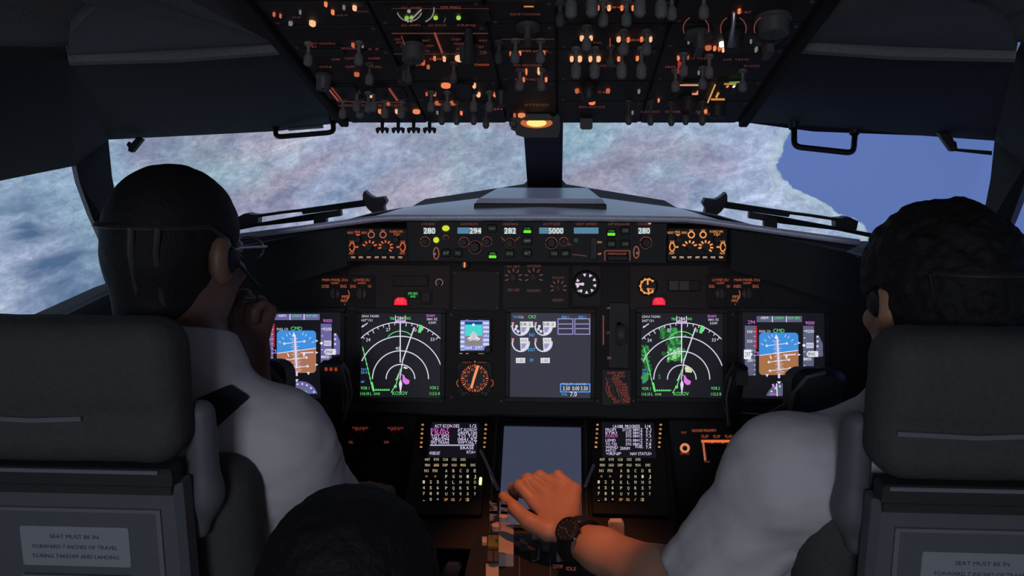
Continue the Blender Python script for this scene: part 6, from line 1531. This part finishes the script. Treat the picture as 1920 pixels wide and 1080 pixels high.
    def legs(p):
        d = None
        for s in (-1, 1):
            a = chain(p, [(ch[0] + s * 0.08, ch[1] + 0.0, 0.56), (ch[0] + s * 0.11, ch[1] + legs_y, 0.56), (ch[0] + s * 0.10, ch[1] + legs_y + 0.10, 0.12)], [0.085, 0.062, 0.045], 0.03)
            d = a if d is None else smin(d, a, 0.02)
        return smin(d, ell(p, (ch[0], ch[1] + 0.0, 0.585), (0.16, 0.12, 0.10)), 0.04)
    lo3, hi3 = bounds([(ch[0] - 0.12, ch[1], 0.1), (ch[0] + 0.12, ch[1] + legs_y + 0.12, 0.66)], 0.13)
    pm(sdf_mesh('trousers', legs, lo3, hi3, 0.009, 'trouser'), 'trousers', t)
    for s in (-1, 1):
        f = (ch[0] + s * 0.10, ch[1] + legs_y + 0.13, 0.05)
        pm(sdf_mesh('shoe', lambda p: np.maximum(ell(p, f, (0.045, 0.125, 0.06)), -p[:, 2]), *bounds([f], 0.15), 0.008, 'black'), 'shoe', t)
    return t, shirt
def mx_pt(mx, v): return mx @ Vector(v)
V3 = lambda v: tuple(v)
def march(fn, px, py):
    d = ray(px, py).normalized(); q = 0.6
    for i in range(90):
        e = float(fn(np.array([CAM + d * q], np.float32))[0])
        if e < 0.0006: break
        q += e * 0.8
    return CAM + d * q, d
def epaulette(t, fn, c, nu=8, nv=5, th=0.006):
    """strap lying on the shirt between four picture corners"""
    top = []; low = []
    for i in range(nu + 1):
        for j in range(nv + 1):
            u, v = i / nu, j / nv
            x = (c[0][0] * (1 - u) + c[1][0] * u) * (1 - v) + (c[3][0] * (1 - u) + c[2][0] * u) * v
            y = (c[0][1] * (1 - u) + c[1][1] * u) * (1 - v) + (c[3][1] * (1 - u) + c[2][1] * u) * v
            p, d = march(fn, x, y); e = 0.003
            n = Vector([float(fn(np.array([p + a_ * e], np.float32))[0] - fn(np.array([p - a_ * e], np.float32))[0]) for a_ in (Vector((1, 0, 0)), Vector((0, 1, 0)), Vector((0, 0, 1)))]).normalized()
            top.append(p + n * th); low.append(p - n * 0.002)
    N_ = len(top); k = nv + 1; fs = []
    for i in range(nu):
        for j in range(nv):
            a_ = i * k + j; fs.append((a_, a_ + 1, a_ + k + 1, a_ + k)); fs.append((N_ + a_ + k, N_ + a_ + k + 1, N_ + a_ + 1, N_ + a_))
    edge = [i * k for i in range(nu + 1)] + [nu * k + j for j in range(1, nv + 1)] + [i * k + nv for i in range(nu - 1, -1, -1)] + [j for j in range(nv - 1, 0, -1)]
    for i in range(len(edge)): a_, b_ = edge[i], edge[(i + 1) % len(edge)]; fs.append((a_, b_, N_ + b_, N_ + a_))
    o = obj('epaulette', MB().add(top + low, fs), 'navy', t); o.location = -Vector(t.location)
def headset(hm, label, zb, cord, hr=0.102):
    t = thing('headset', label, 'headset', mx=hm)
    obj('band', MB().tube([(-0.086, -0.004, zb - 0.02)] + [(0.084 * math.sin(R(a)), -0.010 - hr * math.cos(R(a)), zb) for a in range(-75, 76, 15)] + [(0.086, -0.004, zb - 0.02)], 0.0042, 8, flat=0.6), 'knobd', t)
    for s in (-1, 1):
        obj('ear_pad', MB().lathe([(0.008, -0.004), (0.017, -0.003), (0.018, 0.003), (0.014, 0.008), (0.006, 0.010)], 22, Matrix.Translation((s * 0.086, -0.004, zb - 0.045)) @ Matrix.Rotation(R(90 * s), 4, 'Y')), 'black', t)
    for x in cord:
        h2_ = hr; hr_ = hr * math.sqrt(max(0.05, 1 - (x / 0.090) ** 2)); hr = hr_
        obj('strap', MB().tube([(x, -0.011 - hr, zb), (x * 0.9, -0.010 - hr, zb - 0.03), (x * 0.8, -hr, zb - 0.07), (x * 0.8, 0.010 - hr, zb - 0.11), (x * 0.9, 0.014 - hr, zb - 0.16)], 0.0045, 8, flat=0.5), 'knobd', t); hr = h2_
    obj('microphone_boom', MB().tube([(0.098, 0.0, zb - 0.05), (0.086, 0.06, zb - 0.085), (0.05, 0.112, zb - 0.115), (0.022, 0.122, zb - 0.12)], [0.0025, 0.0022, 0.0022, 0.006], 8), 'black', t)
    return t

# ---- left pilot, head turned to the right, left hand raised to the chin
hm1 = head_mat((-0.478, 1.155, 1.203), R(-15), R(-4))
c0 = Vector((-0.437, 1.325, 1.062))                       # raised hand, loosely closed
def fist(W, fw, side, up, n=4):
    """loosely curled hand: W wrist, fw direction of the palm, side across the knuckles towards the little finger, up the back of the hand"""
    W = Vector(W); fw = Vector(fw).normalized(); side = Vector(side).normalized(); up = Vector(up).normalized()
    K = []; P = []; D = []; T = []
    for i in range(4):
        o = side * (i - 1.3) * 0.0195; l = (0.086, 0.090, 0.085, 0.077)[i]
        k = W + fw * l + o; K.append(V3(k)); s = (1.0, 1.06, 0.98, 0.82)[i]
        a = k + (fw * 0.030 - up * 0.024) * s; P.append(V3(a)); b = a + (-up * 0.022 - fw * 0.010) * s; D.append(V3(b)); T.append(V3(b + (-fw * 0.018 - up * 0.004) * s))
    th = [V3(W + fw * 0.02 - side * 0.022 - up * 0.006), V3(W + fw * 0.045 - side * 0.040 - up * 0.012), V3(W + fw * 0.074 - side * 0.038 - up * 0.024), V3(W + fw * 0.094 - side * 0.024 - up * 0.032)]
    return (V3(W), K, P, D, T, th)
LW1 = (-0.447, 1.335, 1.010)
LH1 = fist(LW1, (0.02, -0.22, 1.0), (0.95, 0.25, 0.0), (0.25, 0.95, 0.2))
RW1 = (-0.300, 1.44, 0.700); RH1 = fist(RW1, (-0.05, 1.0, 0.05), (1, 0, 0), (0, 0, 1))
p1, shirt1 = make_pilot('pilot in white shirt in the left seat, head turned, hand at chin', hm1, 'skin1', (0.004, 0.0012, -0.088), (-0.462, 1.115, 1.060), (-0.485, 1.135, 0.86),
                (-0.655, 1.125, 0.955), (-0.505, 1.375, 0.805), LW1, (-0.342, 1.125, 0.944), (-0.288, 1.215, 0.735), RW1, LH1, RH1, None, 0.80, 0.80, 0.42)
epaulette(p1, shirt1, ((368, 748), (428, 722), (466, 748), (408, 800)))
headset(hm1, 'black headset worn by the left pilot', 0.040, (0.022, 0.050))
g = thing('eyeglasses', 'thin framed eyeglasses worn by the left pilot', 'eyeglasses', mx=hm1)
for s in (-1, 1):
    obj('rim', MB().tube([(s * 0.033 + 0.024 * math.cos(R(a)), 0.120, 0.000 + 0.017 * math.sin(R(a))) for a in range(0, 360, 24)], 0.0012, 6, closed=True), 'metal', g)
    obj('lens', MB().prism(circle(s * 0.033, 0.0, 0.0235, 18, 0.0165), 0, 0.001, 0, Matrix.Translation((0, 0.1205, 0.0)) @ Matrix.Rotation(R(90), 4, 'X')), 'glass', g)
    obj('temple', MB().tube([(s * 0.057, 0.119, 0.004), (s * 0.078, 0.095, 0.006), (s * 0.086, 0.02, 0.010), (s * 0.087, -0.012, 0.004), (s * 0.086, -0.030, -0.012)], 0.0016, 6), 'metal', g)
obj('bridge', MB().tube([(-0.009, 0.121, 0.004), (0, 0.123, 0.007), (0.009, 0.121, 0.004)], 0.0013, 6), 'metal', g)

# ---- right pilot, curly hair, left arm stretched to the thrust levers.  In the picture that hand shows its thumb on the left
hm2 = head_mat((0.523, 1.125, 1.152), R(13), R(-4))
HW = at(1066, 1004, 1.315)
KN2 = [at(1004, 944, 1.385), at(1022, 924, 1.398), at(1050, 913, 1.402), at(1078, 918, 1.392)]
PI2 = [at(975, 911, 1.408), at(990, 899, 1.424), at(1013, 893, 1.428), at(1047, 892, 1.416)]
DI2 = [at(962, 916, 1.432), at(975, 908, 1.448), at(998, 901, 1.452), at(1030, 899, 1.440)]
TI2 = [at(964, 936, 1.438), at(977, 926, 1.452), at(998, 922, 1.456), at(1030, 920, 1.444)]
TH2 = [at(1028, 996, 1.325), at(992, 978, 1.342), at(963, 952, 1.366), at(944, 931, 1.384)]
LH2 = (V3(HW), [V3(v) for v in KN2], [V3(v) for v in PI2], [V3(v) for v in DI2], [V3(v) for v in TI2], [V3(v) for v in TH2])
EL2 = at(1312, 1118, 1.12)
LS2 = at(1476, 884, 1.04)
RW2 = (0.640, 1.40, 0.81); RH2 = fist(RW2, (-0.35, 0.9, 0.25), (0.35, 0.1, -0.9), (0.9, 0.3, 0.3))
wax = (HW - EL2).normalized()
cutc = HW - wax * 0.022
p2, shirt2 = make_pilot('curly haired pilot in white shirt reaching for the thrust levers', hm2, 'skin2', (0.016, 0.007, -0.085, 55), (0.510, 1.075, 1.015), (0.500, 1.10, 0.83),
                V3(LS2), V3(EL2), V3(HW - wax * 0.012), (0.690, 1.07, 0.925), (0.735, 1.20, 0.715), RW2, LH2, RH2, (V3(cutc), V3(wax)), 0.86, 0.80, 0.42)
headset(hm2, 'black headset worn by the curly haired pilot', 0.048, (-0.072,), 0.119)
# wristwatch round the stretched arm
wc = HW - wax * 0.026; u_ = (Vector((0, 0, 1)) - wax * wax.z).normalized(); v_ = wax.cross(u_)
wm_ = Matrix((u_, v_, wax)).transposed().to_4x4(); wm_.translation = wc
w = thing('wristwatch', 'chunky dark wristwatch on the stretched arm', 'wristwatch', mx=wm_)
def ringband(r0, r1, z0, z1, a0=0, a1=360, n=40, sx=1.0, sy=1.08):
    mb = MB(); vs = []; fs = []; full = abs(a1 - a0) >= 360; m_ = n if full else n + 1
    for i in range(m_):
        a = R(a0 + (a1 - a0) * i / n); c, s = math.cos(a) * sx, math.sin(a) * sy
        vs += [(c * r0, s * r0, z0), (c * r1, s * r1, z0 + 0.001), (c * r1, s * r1, z1 - 0.001), (c * r0, s * r0, z1)]
    for i in range(n):
        j = (i + 1) % m_
        for k in range(4): fs.append((i * 4 + k, j * 4 + k, j * 4 + (k + 1) % 4, i * 4 + (k + 1) % 4))
    return mb.add(vs, fs)
obj('strap', ringband(0.0295, 0.0365, -0.013, 0.013), 'rubber', w)
fd = (0.55 * u_ + (ray(1050, 1010) * -1.0).normalized() * 0.6 + Vector((-0.75, 0, 0.1))); fd = (fd - wax * fd.dot(wax)).normalized()
fm = Matrix((wax, fd.cross(wax), fd)).transposed().to_4x4(); fm = Matrix.Translation(wm_.inverted() @ (wc + fd * 0.031)) @ (wm_.to_3x3().inverted() @ fm.to_3x3()).to_4x4()
obj('case', MB().lathe([(0.019, 0), (0.0215, 0.002), (0.0215, 0.008), (0.0195, 0.0105), (0.0175, 0.011), (0.0175, 0.0095)], 32, fm), 'black', w)
dl = obj('dial', MB().cyl(0, 0, 0.0175, 0.0085, 0.0092, 28, 0, fm), 'bezel', w)
sb = MB()
for i in range(12):
    a = R(30 * i); m4 = fm @ Matrix.Translation((math.cos(a) * 0.0150, math.sin(a) * 0.0150, 0.0094)) @ Matrix.Rotation(a, 4, 'Z')
    obj('hour_mark', MB().box(-0.0014, 0.0014, -0.0006, 0.0006, 0, 0.0004, 0, m4), 'metal', w)
obj('hand', MB().box(-0.0006, 0.0006, 0, 0.010, 0.0096, 0.010, 0, fm @ Matrix.Rotation(R(50), 4, 'Z')), 'metal', w)
obj('hand', MB().box(-0.0006, 0.0006, 0, 0.013, 0.0096, 0.010, 0, fm @ Matrix.Rotation(R(-80), 4, 'Z')), 'metal', w)
for a in (0, 40, -40): obj('crown', MB().cyl(0, 0, 0.0026, 0, 0.004, 12, 0.0005, fm @ Matrix.Rotation(R(a + 200), 4, 'Z') @ Matrix.Translation((0.0213, 0, 0.005)) @ Matrix.Rotation(R(90), 4, 'Y')), 'steel', w)
obj('buckle', ringband(0.0350, 0.0372, -0.008, 0.008, 60, 80, 6), 'steel', w)

# ---- third person sitting low between the seats
hm3 = head_mat((-0.166, 0.80, 0.893), R(0), R(-6))
t = person('person', 'dark haired person in dark clothes sitting low between the seats', (-0.163, 0.80, 0.0))
NB = (-0.163, 0.765, 0.765); S3 = ((-0.325, 0.765, 0.665), (-0.005, 0.765, 0.665)); E3 = ((-0.335, 0.80, 0.43), (0.005, 0.80, 0.43)); W3 = ((-0.26, 0.97, 0.36), (-0.06, 0.97, 0.36))
HH = (fist(W3[0], (0.15, 1, -0.1), (-1, 0.15, 0), (0, 0.1, 1)), fist(W3[1], (-0.15, 1, -0.1), (1, 0.15, 0), (0, 0.1, 1)))
def arms3(p, a=0.0, upto=1.0):
    d = None
    for S, E, W_ in zip(S3, E3, W3):
        q = chain(p, [S, E, W_], [0.046 + a, 0.037 + a, 0.026 + a * 0.8], 0.02); d = q if d is None else np.minimum(d, q)
    return d
def torso3(p, a=0.0):
    d = ell(p, (-0.165, 0.765, 0.53), (0.140 + a, 0.095 + a, 0.18 + a)); d = smin(d, rcone(p, S3[0], S3[1], 0.048 + a, 0.048 + a), 0.06)
    d = smin(d, rcone(p, (-0.165, 0.765, 0.68), NB, 0.055 + a, 0.048 + a * 0.6), 0.05)
    return smin(d, ell(p, (-0.165, 0.765, 0.32), (0.15 + a, 0.11 + a, 0.14 + a)), 0.07)
def body3(p):
    d = smin(head_cull(p, hm3), rcone(p, mx_pt(hm3, (0, -0.03, -0.075)), NB, 0.050, 0.054), 0.03); d = smin(d, torso3(p), 0.03); d = smin(d, arms3(p), 0.03)
    for H in HH: d = smin(d, hand_cull(p, H, 0.9), 0.012)
    return d
pm(sdf_mesh('body', body3, (-0.45, 0.62, 0.18), (0.13, 1.13, 1.04), 0.0045, 'skin3'), 'body', t); eyes(t, hm3)
pm(sdf_mesh('hair', lambda p: hair_sdf(p, hm3, 0.013, 0.004, -0.085, 70), (-0.30, 0.64, 0.78), (-0.03, 0.94, 1.06), 0.0035, 'hair', 0.03), 'hair', t)
def jersey(p):
    d = smin(torso3(p, 0.010), arms3(p, 0.010), 0.03) + vnoise(p, 18, 8) * 0.003
    for W_, E in zip(W3, E3): d = smax(d, plane_cut(p, lerp3(E, W_, 0.9), tuple(np.array(W_) - np.array(E))) * np.where(p[:, 1] > 0.85, 1, 0) - np.where(p[:, 1] > 0.85, 0, 1), 0.002)
    return d
pm(sdf_mesh('jersey', jersey, (-0.45, 0.62, 0.20), (0.13, 1.02, 0.82), 0.006, 'shirtd'), 'jersey', t)
def legs3(p):
    d = ell(p, (-0.165, 0.765, 0.17), (0.17, 0.14, 0.17))
    for s in (-1, 1):
        a = chain(p, [(-0.165 + s * 0.09, 0.80, 0.17), (-0.165 + s * 0.17, 1.05 - 0.04, 0.22), (-0.165 + s * 0.04, 0.99, 0.06)], [0.085, 0.062, 0.05], 0.03); d = smin(d, a, 0.03)
    return np.maximum(d, -p[:, 2])
pm(sdf_mesh('trousers', legs3, (-0.45, 0.55, 0.0), (0.12, 1.12, 0.40), 0.009, 'trouser'), 'trousers', t)
